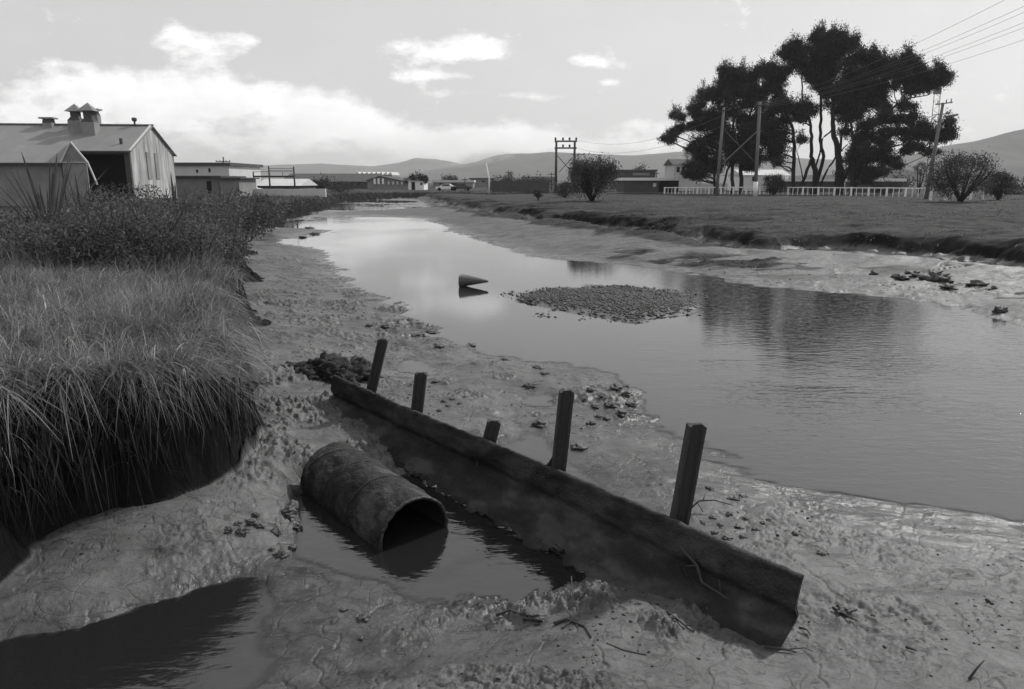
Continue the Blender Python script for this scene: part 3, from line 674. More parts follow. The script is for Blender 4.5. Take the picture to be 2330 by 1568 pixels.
group_clods([(880, 748, 26), (950, 760, 26), (985, 757, 30), (840, 742, 14), (905, 735, 14), (925, 715, 12), (1000, 790, 24), (1075, 785, 26), (1150, 815, 18), (1225, 835, 24), (1240, 850, 18)],
            'low dark clod along the left water margin beyond the posts', 'clods along the left water margin', hz=.3)
group_clods([(1030, 908, 16), (1010, 915, 14), (1022, 925, 16), (1045, 918, 12), (1205, 885, 26), (1230, 968, 30), (1210, 972, 16), (1315, 1020, 26), (990, 870, 18), (905, 940, 16), (925, 955, 14), (1000, 935, 12)],
            'small dark clod on the wet mud just beyond the beam and posts', 'clods just beyond the beam', hz=.4)
group_clods([(1600, 1190, 12), (1622, 1178, 12), (1640, 1195, 14), (1660, 1170, 14), (1680, 1200, 16), (1700, 1180, 12), (1720, 1205, 14), (1735, 1190, 12), (1625, 1215, 14), (1655, 1225, 16), (1690, 1222, 12), (1810, 1212, 16), (1825, 1200, 14), (1750, 1185, 12), (1590, 1210, 12), (1870, 1260, 16), (1672, 1135, 22), (1690, 1128, 16), (1615, 1110, 16)],
            'small dark clod on the mud to the right of the nearest leaning post', 'clods right of the nearest post', hz=.4)
group_clods([(2120, 628, 46), (2145, 632, 32), (2050, 632, 30), (2225, 640, 34), (2290, 622, 30), (2160, 660, 24), (2075, 622, 24), (2265, 655, 26), (1990, 612, 20), (2190, 600, 20)],
            'dark fallen clod of turf on the far right mud bank', 'fallen turf on the right bank', hz=.55)
group_clods([(705, 520, 22), (715, 535, 18), (690, 545, 16), (660, 500, 14), (820, 625, 10), (1548, 910, 14), (838, 625, 9)],
            'small dark clod at the edge of the bright calm water', 'clods at the bright water edge', hz=.3)
clod(1925, 1392, 30, 'flat pale lump of mud with a stick across it, right of the beam end', None, hz=.35)
clod(780, 1388, 16, 'small stone ringed by foam at the edge of the lower left pool', None, hz=.4, cat='stone', name='stone')
clod(828, 1408, 24, 'larger ringed stone lying in the thin water right of the lower left pool', None, hz=.4, cat='stone', name='stone')
clod(1215, 1400, 40, 'dark hollowed clod beside the mud mound under the beam', None, hz=.3)
# turf clump
gx, gy = G(740, 850, .2)
vs, fs = [], []
for i in range(46):
    a = random.uniform(0, 6.28); r_ = random.uniform(0, 1) ** .6; s_ = random.uniform(.10, .22); v1, f1 = blob((gx + math.cos(a) * r_ * .62, gy + math.sin(a) * r_ * .42, .13 + .17 * (1 - r_)), (s_ * 1.2, s_, s_ * .8), i * 1.7, .7, n=30)
    fs += [tuple(q + len(vs) for q in f) for f in f1]; vs += v1
vs = [Vector(v) + (Vector(v) - Vector((gx, gy, .16))).normalized() * (.07 * mnoise.noise(Vector(v) * 6) + .05 * mnoise.noise(Vector(v) * 15) + .02 * mnoise.noise(Vector(v) * 40)) for v in vs]
o = mesh_obj('turf_clump', vs, fs, M['rust'], None, smooth=True, loc=(gx, gy, 0)); tag(o, 'large dark slumped clump of turf behind the far left end of the beam', 'turf clump')

# ---------------------------------------------------------------- sticks
def stick(pts, r, label, z0=.02, branches=(), name='dead_twig', cat='twig', lift=None, group=None):
    P = []
    for i, (x, y) in enumerate(pts):
        h = lift[i] if lift else 0
        gx_, gy_ = G(x, y, .15); z = zt(gx_, gy_); gx_, gy_ = G(x, y, z + z0 + h); P.append((gx_, gy_, z + z0 + h))
    mb = MB(); n = len(P); mb.tube(P, [r * (1 - .6 * i / max(1, n - 1)) for i in range(n)], 6)
    for br in branches:
        Q = []
        for (x, y, h) in br:
            gx_, gy_ = G(x, y, .15); z = zt(gx_, gy_); gx_, gy_ = G(x, y, z + z0 + h); Q.append((gx_, gy_, z + z0 + h))
        mb.tube(Q, [r * .5] + [r * .3] * (len(Q) - 1), 5)
    o = mb.build(name, M['twig'], None, smooth=True, loc=P[0]); tag(o, label, cat, group)
stick([(1518, 1392), (1545, 1412), (1578, 1440)], .010, 'forked dead twig lying on the mud mound below the middle of the beam', branches=[[(1530, 1402, 0), (1524, 1412, 0)], [(1556, 1422, 0), (1580, 1424, .01), (1600, 1410, .02)], [(1600, 1410, .02), (1612, 1398, .03)]])
stick([(1740, 1472), (1790, 1478), (1812, 1484)], .010, 'thin dead twig lying in front of the right end of the beam', branches=[[(1790, 1478, 0), (1830, 1474, .01), (1850, 1482, 0)]])
stick([(1818, 1428), (1835, 1432), (1845, 1445)], .008, 'short hooked twig beside the lower corner of the beam end')
stick([(1555, 1172), (1590, 1140), (1625, 1138), (1668, 1150)], .010, 'arched dead branch rising from the mud beside the nearest leaning post', lift=[0, .07, .08, .02], branches=[[(1585, 1142, .06), (1600, 1165, 0)], [(1600, 1138, .08), (1605, 1122, .10)]])
stick([(1895, 1382), (1925, 1400), (1950, 1412)], .010, 'dark stick lying on a flat lump of mud right of the beam end')
stick([(1905, 1378), (1930, 1388)], .012, 'short stub of wood above the mud lump right of the beam end')
stick([(2062, 1472), (2085, 1480)], .010, 'short dark twig alone on the wet mud at the lower right')
stick([(2205, 1545), (2225, 1518), (2240, 1502)], .008, 'thin upright twig at the lower right corner of the mud', lift=[0, .05, .1])
stick([(1300, 1312), (1302, 1350), (1310, 1380)], .006, 'pale bent twig standing on the mound below the beam', lift=[.14, .05, 0])
stick([(1130, 1400), (1160, 1388), (1200, 1402), (1230, 1400)], .010, 'pale thin stick floating at the edge of the pool below the beam')
stick([(1260, 1420), (1290, 1408), (1330, 1425), (1345, 1450)], .012, 'dark crooked root half buried in the mud mound', branches=[[(1300, 1412, 0), (1280, 1430, 0)]])
stick([(1380, 1465), (1420, 1480), (1470, 1490)], .008, 'thin dark root lying low on the front mud mound')
# branch snagged on the end of the beam
d_ = (BB - BA).normalized()
def on_beam(t, h, o_): return BA + (BB - BA) * t + Vector((0, 0, h)) + BOUT * o_
mb = MB(); mb.tube([on_beam(.86, -.15, .06), on_beam(.885, -.22, .08), on_beam(.895, -.32, .10), on_beam(.92, -.33, .11), on_beam(.95, -.38, .10), on_beam(.975, -.43, .09), on_beam(.99, -.44, .08)], [.012, .011, .012, .010, .009, .007, .004], 7)
mb.tube([on_beam(.885, -.22, .08), on_beam(.865, -.28, .10), on_beam(.885, -.36, .12)], [.009, .008, .004], 6)
mb.tube([on_beam(.885, -.22, .08), on_beam(.875, -.14, .07)], [.006, .003], 5); mb.tube([on_beam(.92, -.33, .11), on_beam(.915, -.24, .09)], [.006, .003], 5); mb.tube([on_beam(.95, -.38, .10), on_beam(.955, -.30, .09)], [.006, .003], 5)
o = mb.build('snagged_branch', M['twig'], None, smooth=True, loc=tuple(on_beam(.9, -.3, .08))); tag(o, 'crooked branch snagged against the face of the beam near its right end', 'branch')

# ---------------------------------------------------------------- gravel bar
def scatter_stones(name, label, cat, pts, sizes, matn, flat=.6):
    """many small faceted stones in one mesh"""
    n = len(pts); base = np.array([(1, 0, 0), (.3, .95, 0), (-.8, .58, 0), (-.8, -.58, 0), (.3, -.95, 0), (0, 0, 1), (0, 0, -.6)], float)
    fc = np.array([(0, 1, 5), (1, 2, 5), (2, 3, 5), (3, 4, 5), (4, 0, 5), (1, 0, 6), (2, 1, 6), (3, 2, 6), (4, 3, 6), (0, 4, 6)])
    an = rng.uniform(0, 6.28, n); c_, s_ = np.cos(an), np.sin(an)
    sc = sizes[:, None] * rng.uniform(.6, 1.4, (n, 3)); sc[:, 2] *= flat
    B = base[None] * sc[:, None] * rng.uniform(.75, 1.25, (n, 7, 1))
    X = B[..., 0] * c_[:, None] - B[..., 1] * s_[:, None]; Y = B[..., 0] * s_[:, None] + B[..., 1] * c_[:, None]
    Vv = np.stack([X, Y, B[..., 2]], -1) + pts[:, None]
    Fc = (fc[None] + (np.arange(n) * 7)[:, None, None]).reshape(-1, 3)
    o = mesh_obj(name, Vv.reshape(-1, 3), Fc, M[matn], None, attrs={'tone': np.repeat(rng.uniform(.5, 1.5, n), 7)})
    return tag(o, label, cat, None, 'stuff')
P_BAR = np.array([G(x, y, 0) for x, y in [(1165, 684), (1195, 668), (1250, 652), (1400, 645), (1550, 660), (1625, 690), (1600, 720), (1520, 735), (1480, 742), (1360, 728), (1230, 706)]])
bx = rng.uniform(P_BAR[:, 0].min() - .8, P_BAR[:, 0].max() + .8, 110000); by = rng.uniform(P_BAR[:, 1].min() - .8, P_BAR[:, 1].max() + .8, 110000)
sdb = poly_sd(bx, by, P_BAR) + 1.7 * fbm(bx * .55, by * .55, 4, 13) - .15
ok = rng.uniform(0, 1, len(bx)) < np.clip(.14 + sdb * .45, .0, .62) * (sdb > -.9)
bx, by = bx[ok], by[ok]; bz = terrain(bx, by)[0]
scatter_stones('gravel_bar', 'low bar of dark pebbles breaking the surface in mid river', 'gravel', np.stack([bx, by, np.maximum(bz, -.012) + .0], 1), rng.uniform(0, 1, len(bx)) ** 3 * .055 + .010, 'gravel')
# crumbs of mud and shell over the near mud
nx, ny = [], []
for (cx_, cy_, rr_, am) in RAG:
    k_ = int(70 * min(rr_, 2.0) ** 1.2 * (.6 + am * 6)); nx.append(rng.normal(cx_, rr_ * .6, k_)); ny.append(rng.normal(cy_, rr_ * .6, k_))
nx, ny = np.concatenate(nx), np.concatenate(ny); nz = terrain(nx, ny); okk = (nz[0] > .01) & (nz[1] < .4) & (fbm(nx * 1.5, ny * 1.5, 3, 88) > -.05); nx, ny, nz = nx[okk], ny[okk], nz[0][okk]
scatter_stones('mud_crumbs', 'crumbled dark lumps of mud littering the near flats', 'mud crumbs', np.stack([nx, ny, nz + .003], 1), rng.uniform(.5, 1, len(nx)) ** 2 * .014 * (1 + .07 * ny), 'gravel', .55)

# ================================================================ vegetation helpers
def blades(name, roots, hgt, lean, width, matn, tone, parent=None, segs=4, droop=1.0):
    """curved grass blades; lean: (n,2) horizontal reach"""
    n = len(roots); t = np.linspace(0, 1, segs + 1)[None]
    lx, ly = lean[:, :1], lean[:, 1:]
    ang = rng.uniform(0, np.pi, n)[:, None]; wx, wy = np.cos(ang), np.sin(ang)
    px = roots[:, :1] + lx * t ** 1.7; py = roots[:, 1:2] + ly * t ** 1.7
    reach = np.hypot(lx, ly)
    pz_ = roots[:, 2:] + hgt[:, None] * (t - .0 * t) - droop * reach * t ** 2.6 * .75
    w = width[:, None] * (1 - t ** 1.5 * .92) / 2
    A = np.stack([px - wx * w, py - wy * w, pz_], -1); B = np.stack([px + wx * w, py + wy * w, pz_], -1)
    Vv = np.stack([A, B], 2).reshape(n, -1, 3)         # n, (segs+1)*2
    k = (segs + 1) * 2; f1 = np.array([(2 * i, 2 * i + 1, 2 * i + 3, 2 * i + 2) for i in range(segs)])
    Fc = (f1[None] + (np.arange(n) * k)[:, None, None]).reshape(-1, 4)
    return mesh_obj(name, Vv.reshape(-1, 3), Fc, M[matn], parent, attrs={'tone': np.repeat(tone, k)})
def cards(pts, size, aspect=2.2, up=0.0, tone=None):
    n = len(pts); d = rng.normal(0, 1, (n, 3)); d[:, 2] += up; d /= np.linalg.norm(d, axis=1)[:, None]
    e = rng.normal(0, 1, (n, 3)); e -= (e * d).sum(1)[:, None] * d; e /= np.linalg.norm(e, axis=1)[:, None]
    L_ = size[:, None] * d; W_ = size[:, None] / aspect * e
    V4 = np.stack([pts - L_ * .5, pts + W_ * .5, pts + L_ * .5, pts - W_ * .5], 1).reshape(-1, 3)
    F4 = np.arange(n * 4).reshape(n, 4)
    return V4, F4, np.repeat(tone if tone is not None else rng.uniform(.6, 1.4, n), 4)

# ---------------------------------------------------------------- long grass on the left bank
def bank_points(n, x0, x1, y0, y1, dmin=.10, dmax=99):
    x = rng.uniform(x0, x1, n); y = rng.uniform(y0, y1, n); z, v, k, s = terrain(x, y, True)
    q = (s > dmin) & (s < dmax) & (k > .35) & (np.abs(x) < .85 * y + 3); return x[q], y[q], z[q], s[q]
gx, gy, gz, gs = bank_points(95000, -9.5, -1.6, 4.4, 13)
p_ = rng.uniform(0, 1, len(gx)) < np.clip(.55 + .8 * fbm(gx * 1.2, gy * 1.2, 3, 3), .2, 1); gx, gy, gz, gs = gx[p_], gy[p_], gz[p_], gs[p_]
def lean_field(x, y, s, reach):
    a = -.35 + 2.6 * fbm(x * .9, y * .9, 3, 201) + rng.normal(0, .95, len(x))       # mostly blown to the right and over the edge
    e = np.clip(1 - s / 1.2, 0, 1); a = a * (1 - .4 * e) - .55 * e
    l = reach * rng.uniform(.35, 1.1, len(x)) * (.38 + .62 * np.clip((s - .1) / .9, 0, 1)); return np.stack([np.cos(a) * l, np.sin(a) * l], 1)
h_ = rng.uniform(.12, .46, len(gx)) * (1 + 1.5 * fbm(gx * .7, gy * .7, 2, 7))
tn = np.clip(1.0 + 1.1 * fbm(gx * .8, gy * .8, 3, 19) + rng.normal(0, .3, len(gx)), .35, 2.6); tn = np.where(rng.uniform(0, 1, len(gx)) < .09, tn * 2.3, tn * .92)
ln_ = lean_field(gx, gy, gs, .62)
tx, ty, tz, ts = bank_points(1500, -8.5, -1.9, 4.4, 12.5); kb = 80
ang = rng.uniform(0, 6.28, (len(tx), kb)); rc = rng.uniform(.1, .55, (len(tx), kb)) * rng.uniform(.5, 1.15, (len(tx), 1)); bias = rng.uniform(.0, .26, (len(tx), 1)) * (1 + (ts[:, None] < .6))
lx_ = (np.cos(ang) * rc + .55 * bias).ravel(); ly_ = (np.sin(ang) * rc - .75 * bias).ravel(); rx_ = (tx[:, None] + rng.normal(0, .07, (len(tx), kb))).ravel(); ry_ = (ty[:, None] + rng.normal(0, .07, (len(tx), kb))).ravel()
th_ = (rng.uniform(.14, .46, (len(tx), kb)) * rng.uniform(.7, 1.25, (len(tx), 1))).ravel(); tt = (rng.uniform(.45, 1.7, (len(tx), 1)) * rng.uniform(.6, 1.5, (len(tx), kb))).ravel(); tt = np.where(rng.uniform(0, 1, len(tt)) < .08, tt * 2, tt)
gx = np.concatenate([gx, rx_]); gy = np.concatenate([gy, ry_]); gz = np.concatenate([gz, np.repeat(tz, kb)]); h_ = np.concatenate([h_, th_]); ln_ = np.concatenate([ln_, np.stack([lx_, ly_], 1)]); tn = np.concatenate([tn, tt])
o = blades('long_grass', np.stack([gx, gy, gz - .03], 1), h_, ln_, rng.uniform(.005, .009, len(gx)) * np.where(rng.uniform(0, 1, len(gx)) < .25, 2.2, 1.0), 'grass', tn, segs=5); tag(o, 'long tangled windblown grass covering the near left bank', 'grass', None, 'stuff')
gx, gy, gz, gs = bank_points(150000, -32, -3, 12.5, 40)
h_ = rng.uniform(.3, .65, len(gx)) * (1 + .6 * fbm(gx * .4, gy * .4, 2, 7)); tn = np.clip(.95 + 1.0 * fbm(gx * .5, gy * .5, 3, 19) + rng.normal(0, .3, len(gx)), .35, 2.4)
o = blades('bank_grass', np.stack([gx, gy, gz - .03], 1), h_, lean_field(gx, gy, gs, .35), rng.uniform(.018, .035, len(gx)), 'grass', tn, segs=3); tag(o, 'rough grass on the left bank further back towards the sheds', 'grass', None, 'stuff')
gx, gy, gz, gs = bank_points(60000, -45, 12, 38, 135, dmax=16)
h_ = rng.uniform(.15, .5, len(gx)); tn = np.clip(.5 + 1.0 * fbm(gx * .2, gy * .2, 3, 19) + rng.normal(0, .25, len(gx)), .4, 2)
o = blades('distant_bank_grass', np.stack([gx, gy, gz - .05], 1), h_, rng.normal(0, .25, (len(gx), 2)), rng.uniform(.07, .14, len(gx)), 'grass', tn, segs=2); tag(o, 'tufted grass along the far curve of the left bank', 'grass', None, 'stuff')
# fringe hanging over the scarp
e0 = []
for i in range(len(EDGE) - 1):
    a, b = EDGE[i], EDGE[i + 1]; L_ = math.hypot(b[0] - a[0], b[1] - a[1])
    if a[1] > 24 or a[1] < 3: continue
    for k_ in range(int(L_ * 420)):
        t_ = random.random(); e0.append((a[0] + (b[0] - a[0]) * t_, a[1] + (b[1] - a[1]) * t_, (b[1] - a[1]) / L_, -(b[0] - a[0]) / L_))
e0 = np.array(e0); inn = rng.uniform(.2, .8, len(e0)) ; fx = e0[:, 0] - e0[:, 2] * inn; fy = e0[:, 1] - e0[:, 3] * inn
fz, _, fk, _ = terrain(fx, fy); okk = fk > .5; fx, fy, fz, e1 = fx[okk], fy[okk], fz[okk], e0[okk]
ln = rng.uniform(.10, .42, len(fx)) * (1 + .8 * (rng.uniform(0, 1, len(fx)) < .08)); a_ = rng.normal(0, .5, len(fx)); dx_ = e1[:, 2] * np.cos(a_) - e1[:, 3] * np.sin(a_); dy_ = e1[:, 2] * np.sin(a_) + e1[:, 3] * np.cos(a_)
tn = np.clip(rng.normal(.95, .4, len(fx)), .35, 3); tn = np.where(rng.uniform(0, 1, len(fx)) < .13, tn * 2.4, tn)
o = blades('overhanging_grass', np.stack([fx, fy, fz - .02], 1), rng.uniform(.2, .45, len(fx)), np.stack([dx_ * ln, dy_ * ln], 1), rng.uniform(.007, .017, len(fx)), 'grass', tn, segs=6, droop=1.25); tag(o, 'long grass drooping over the edge of the dark bank face', 'grass', None, 'stuff')
# hanging roots
okk = (e0[:, 1] < 7.0); e2 = e0[okk]; e2 = e2[rng.uniform(0, 1, len(e2)) < .75]
off_ = rng.uniform(-.16, .06, len(e2)); rx = e2[:, 0] + e2[:, 2] * off_; ry = e2[:, 1] + e2[:, 3] * off_; rz = np.minimum(rng.uniform(.85, 1.36, len(e2)), terrain(e2[:, 0] - e2[:, 2] * .3, e2[:, 1] - e2[:, 3] * .3)[0] - .04)
o = blades('hanging_roots', np.stack([rx, ry, rz], 1), -rng.uniform(.1, .9, len(e2)), rng.normal(0, .10, (len(e2), 2)), rng.uniform(.006, .015, len(e2)), 'root', rng.uniform(.2, 2.4, len(e2)), segs=4, droop=.2); tag(o, 'dark roots and dead stalks hanging down the undercut bank face', 'roots', None, 'stuff')
# right bank turf
gx = rng.uniform(2, 75, 240000); gy = rng.uniform(20, 100, 240000); z, v, k, s = terrain(gx, gy); q = (v > .6) & (gx < .95 * gy) & (rng.uniform(0, 1, len(gx)) < np.clip(40 / gy, .25, 1) * np.clip(.6 + 1.2 * fbm(gx * .5, gy * .5, 3, 8), .1, 1))
gx, gy, gz = gx[q], gy[q], z[q]; tn = np.clip(.5 + .7 * fbm(gx * .35, gy * .6, 4, 29) + rng.normal(0, .25, len(gx)), .35, 2.2)
o = blades('bank_turf', np.stack([gx, gy, gz - .02], 1), rng.uniform(.03, .12, len(gx)) * (1 + 1.1 * fbm(gx * .5, gy * .5, 2, 6)), rng.normal(0, .10, (len(gx), 2)), rng.uniform(.04, .09, len(gx)), 'grass', tn, segs=2); tag(o, 'short rough turf on the sloping right bank', 'grass', None, 'stuff')

# ---------------------------------------------------------------- flax and weeds
def flax(x, y, Y, n, ln, label):
    b = Vector(AT(x, y, Y)); z = zt(b.x, b.y); root = thing('flax_plant', label, 'flax', (b.x, b.y, z))
    for i in range(n):
        a = random.uniform(0, 6.28); sp = random.uniform(.05, .8); L_ = ln * random.uniform(.65, 1.1); mb = MB(); w = random.uniform(.022, .04) * ln / 2
        p0 = Vector((b.x, b.y, z)); d = Vector((math.cos(a) * sp, math.sin(a) * sp, 1)).normalized(); sd2 = Vector((-math.sin(a), math.cos(a), 0))
        if random.random() < .4: sd2 = Vector((1, 0, 0))
        pts = [p0 + d * L_ * t + Vector((math.cos(a), math.sin(a), -1)) * .10 * sp * L_ * t ** 3 for t in (0, .25, .5, .75, .92, 1)]
        ws = [.5, 1, 1, .8, .45, .08]; vs = []
        for p, w_ in zip(pts, ws): vs += [p - sd2 * w * w_, p + d.cross(sd2) * .01, p + sd2 * w * w_]
        fs = []
        for j in range(len(pts) - 1):
            fs += [(3 * j, 3 * j + 1, 3 * j + 4, 3 * j + 3), (3 * j + 1, 3 * j + 2, 3 * j + 5, 3 * j + 4)]
        mesh_obj('leaf', vs, fs, M['leaf'], root, attrs={'tone': [random.uniform(.5, 1.3)] * len(vs)})
flax(105, 480, 19, 30, 2.45, 'large flax plant with stiff dark blades at the left in front of the small shed')
flax(185, 475, 22, 16, 2.0, 'middle flax plant with stiff blades below the dark open bay of the large shed')
flax(395, 455, 23, 22, 2.1, 'flax plant with spread blades below the patched iron gable')
def weed(x, ytop, Y, w, label, tone=1.0, dens_=1.0):
    t_ = AT(x, ytop, Y); z = zt(t_[0], Y); h = max(.5, t_[2] - z); root = thing('weed_bush', label, 'bush', (t_[0], Y, z), 'leafy weeds on the left bank')
    n = int(2600 * dens_); u = rng.normal(0, 1, (n, 3)); u /= np.linalg.norm(u, axis=1)[:, None]; r_ = rng.uniform(0, 1, n)[:, None] ** .45
    P = u * r_ * np.array([w / 2, w / 2, h / 2]) * (1 + .35 * vnoise(u[:, 0] * 3 + Y, u[:, 2] * 3 + x, 4)[:, None]) + np.array([t_[0], Y, z + h * .5])
    V_, F_, T_ = cards(P, rng.uniform(.04, .10, n) * max(1, Y / 18), 2.2, .3, np.clip(rng.normal(tone * 1.05, .4, n), .3, 3)); mesh_obj('foliage', V_, F_, M['leaf'], root, attrs={'tone': T_})
    mb = MB()
    for i in range(9):
        a = random.uniform(0, 6.28); mb.tube([(t_[0], Y, z - .05), (t_[0] + math.cos(a) * w * .2, Y + math.sin(a) * w * .2, z + h * .55), (t_[0] + math.cos(a) * w * .38, Y + math.sin(a) * w * .38, z + h * random.uniform(.85, 1.12))], [.02, .012, .005], 5)
    mb.build('stems', M['twig'], root)
WL = 'leafy dark weed bush on the left bank between the flax and the mud'
for i, (x, yt, Y, w) in enumerate([(40, 470, 16, 2.0), (150, 470, 17, 2.0), (215, 428, 19, 1.8), (262, 418, 20, 1.8), (250, 465, 14, 1.8), (320, 440, 18, 1.9), (330, 475, 14.5, 1.8), (385, 460, 19, 2.0), (400, 480, 16, 1.8), (440, 450, 20, 2.3), (470, 480, 18, 2.0), (445, 500, 15.5, 1.4), (490, 490, 20, 1.8), (500, 520, 17.5, 1.2), (90, 500, 13.5, 1.4), (185, 500, 13, 1.4), (340, 424, 24, 2.0), (480, 430, 27, 2.6), (545, 440, 34, 3.0), (590, 440, 42, 2.6)]):
    weed(x, yt, Y, w, WL, tone=.8 + .25 * (i % 3), dens_=1.0)

# ================================================================ pines
Z4 = lambda x, y: (1478.9 + .3809 * x, 28.4 + .3809 * y)
def pine(Y, trunks, pads, label, seed):
    random.seed(seed)
    b = AT(*Z4(trunks[0][0][0], 1070), Y); root = thing('pine_tree', label, 'pine tree', (b[0], Y, 1.2), 'old pines behind the white fence')
    tr = []; mb = MB()
    for T in trunks:
        n = len(T); pts = []
        for i, (x, y, r_, dy) in enumerate(T):
            p = AT(*Z4(x, y), Y + dy)
            pts.append((p[0], p[1], max(p[2], 1.1) if i else 1.0))
        rad = [t_[2] * .3809 / F * Y for t_ in T]
        P = []; Rd = []
        for i in range(n - 1):
            for s in range(4):
                f = s / 4; q = [pts[i][j] + (pts[i + 1][j] - pts[i][j]) * f for j in range(3)]; jit = .12 if s else 0
                P.append((q[0] + random.uniform(-jit, jit), q[1] + random.uniform(-jit, jit), q[2])); Rd.append(rad[i] + (rad[i + 1] - rad[i]) * f)
        P.append(pts[-1]); Rd.append(rad[-1]); mb.tube(P, Rd, 8); tr.append((P, Rd))
    px = .3809 / F * Y; mbr = mb; PP = []; SS = []; TT = []
    extra = []
    for i in range(len(pads)):
        for j in range(i + 1, len(pads)):
            a, b_ = pads[i], pads[j]; dd = math.hypot(a[0] - b_[0], a[1] - b_[1]); mx_, my_ = (a[0] + b_[0]) / 2 + random.uniform(-12, 12), (a[1] + b_[1]) / 2 + random.uniform(-10, 10)
            gap = (820 < mx_ < 960 and 425 < my_ < 545) or (870 < mx_ < 1105 and my_ > 645) or (my_ > 520 and 1420 < mx_) or (my_ < 700 and mx_ < 230)
            if 45 < dd < 105 and not gap and random.random() < (.6 if trunks[0][0][0] < 900 else .36): extra.append((mx_, my_, random.uniform(18, 36), random.uniform(10, 22)))
    tops = [(x + random.uniform(-.7, .7) * rx, y - ry * random.uniform(.75, 1.15), random.uniform(5, 10), random.uniform(9, 18)) for (x, y, rx, ry) in pads for _ in range(2)]
    for (x, y, rx, ry) in list(pads) + extra + tops:
        dy = random.uniform(-1, 1) * min(4.5, 80 * px); c = Vector(AT(*Z4(x, y), Y + dy)); ax, az = rx * px, ry * px
        small = rx < 11
        # limb from the nearest lower trunk point
        best = None
        for (P, Rd) in tr:
            for p, r_ in zip(P, Rd):
                if p[2] < c.z - .3 * abs(p[0] - c.x) or p[2] < c.z - 2.5:
                    d = math.hypot(p[0] - c.x, (p[2] - c.z) * 1.1)
                    if best is None or d < best[0]: best = (d, p, r_)
        if best and not small:
            p = Vector(best[1]); mid = p.lerp(c, .55) + Vector((0, 0, -.07 * best[0])) ; r0 = min(best[2] * .6, .05 + .022 * best[0])
            mbr.tube([p, p.lerp(mid, .5) + Vector((random.uniform(-.2, .2), 0, random.uniform(-.2, .2))), mid, c + Vector((0, 0, -az * .3))], [r0, r0 * .8, r0 * .6, r0 * .35], 6)
            for _ in range(5):
                e = c + Vector((random.uniform(-.85, .85) * ax, random.uniform(-1, 1) * min(ax, 3), random.uniform(-.2, .8) * az)); mbr.tube([c + Vector((0, 0, -az * .3)), c.lerp(e, .6), e], [r0 * .32, r0 * .22, .02], 5)
        # twig clusters inside the pad, each a spray of needle tufts
        ax *= 1.05; az *= 1.1; nc_ = max(14, int(ax * az * 10.5)) if not small else 4; ayd = min(max(ax * .8, 1.0), 3.2)
        u = rng.normal(0, 1, (nc_, 3)); u /= np.linalg.norm(u, axis=1)[:, None]; u *= (rng.uniform(.1, 1, nc_)[:, None] ** .5) * (1 + .55 * vnoise(u[:, 0] * 2.5 + x, u[:, 2] * 2.5 + y, 5)[:, None]) * np.where(rng.uniform(0, 1, nc_) < .12, 1.28, 1.0)[:, None]
        cl = u * np.array([ax, ayd, az]) + np.array(c)
        if small: cl = np.array(c) + np.stack([rng.normal(0, .18, nc_), rng.normal(0, .2, nc_), np.linspace(-.6, .9, nc_)], 1)
        k_ = 84 if not small else 40; m_ = rng.normal(0, 1, (nc_, k_, 3)) * (np.array([.36, .36, .24]) if not small else np.array([.2, .2, .3])); m_[..., 2] += .10 * rng.normal(0, 1, (nc_, k_)) ** 2
        PP.append((cl[:, None] + m_).reshape(-1, 3)); SS.append(rng.uniform(.16, .46, nc_ * k_)); TT.append(np.repeat(rng.uniform(.6, 1.6, nc_), k_) * rng.uniform(.7, 1.3, nc_ * k_))
    mbr.build('trunk', M['bark'], root, smooth=True)
    V_, F_, T_ = cards(np.concatenate(PP), np.concatenate(SS), 3.6, .8, np.concatenate(TT)); mesh_obj('crown', V_, F_, M['pine'], root, attrs={'tone': T_})
pine(124, [[(385, 1060, 9, 0), (388, 960, 8, 0), (380, 850, 7, 0), (350, 740, 5, 1), (330, 620, 3, 1)], [(425, 1055, 7, 1), (455, 970, 6, 1), (480, 880, 5, 1)]],
     [(350, 470, 55, 28), (320, 515, 50, 20), (405, 520, 55, 30), (270, 590, 48, 18), (250, 575, 22, 10), (180, 628, 42, 15), (150, 612, 18, 8), (345, 620, 55, 20), (230, 692, 72, 24), (335, 690, 70, 34), (420, 700, 60, 36), (300, 790, 64, 32), (390, 800, 60, 40), (250, 830, 40, 32), (280, 915, 70, 38), (355, 885, 50, 35), (235, 965, 38, 26), (300, 985, 60, 24), (95, 755, 34, 5), (128, 768, 22, 5), (170, 700, 24, 10), (400, 600, 60, 36), (400, 640, 60, 30), (290, 655, 50, 20), (360, 760, 60, 36), (300, 860, 60, 34), (400, 930, 50, 30), (330, 940, 60, 30), (440, 480, 50, 36)],
     'lowest spreading pine at the left end of the row, with one bare branch reaching left', 11)
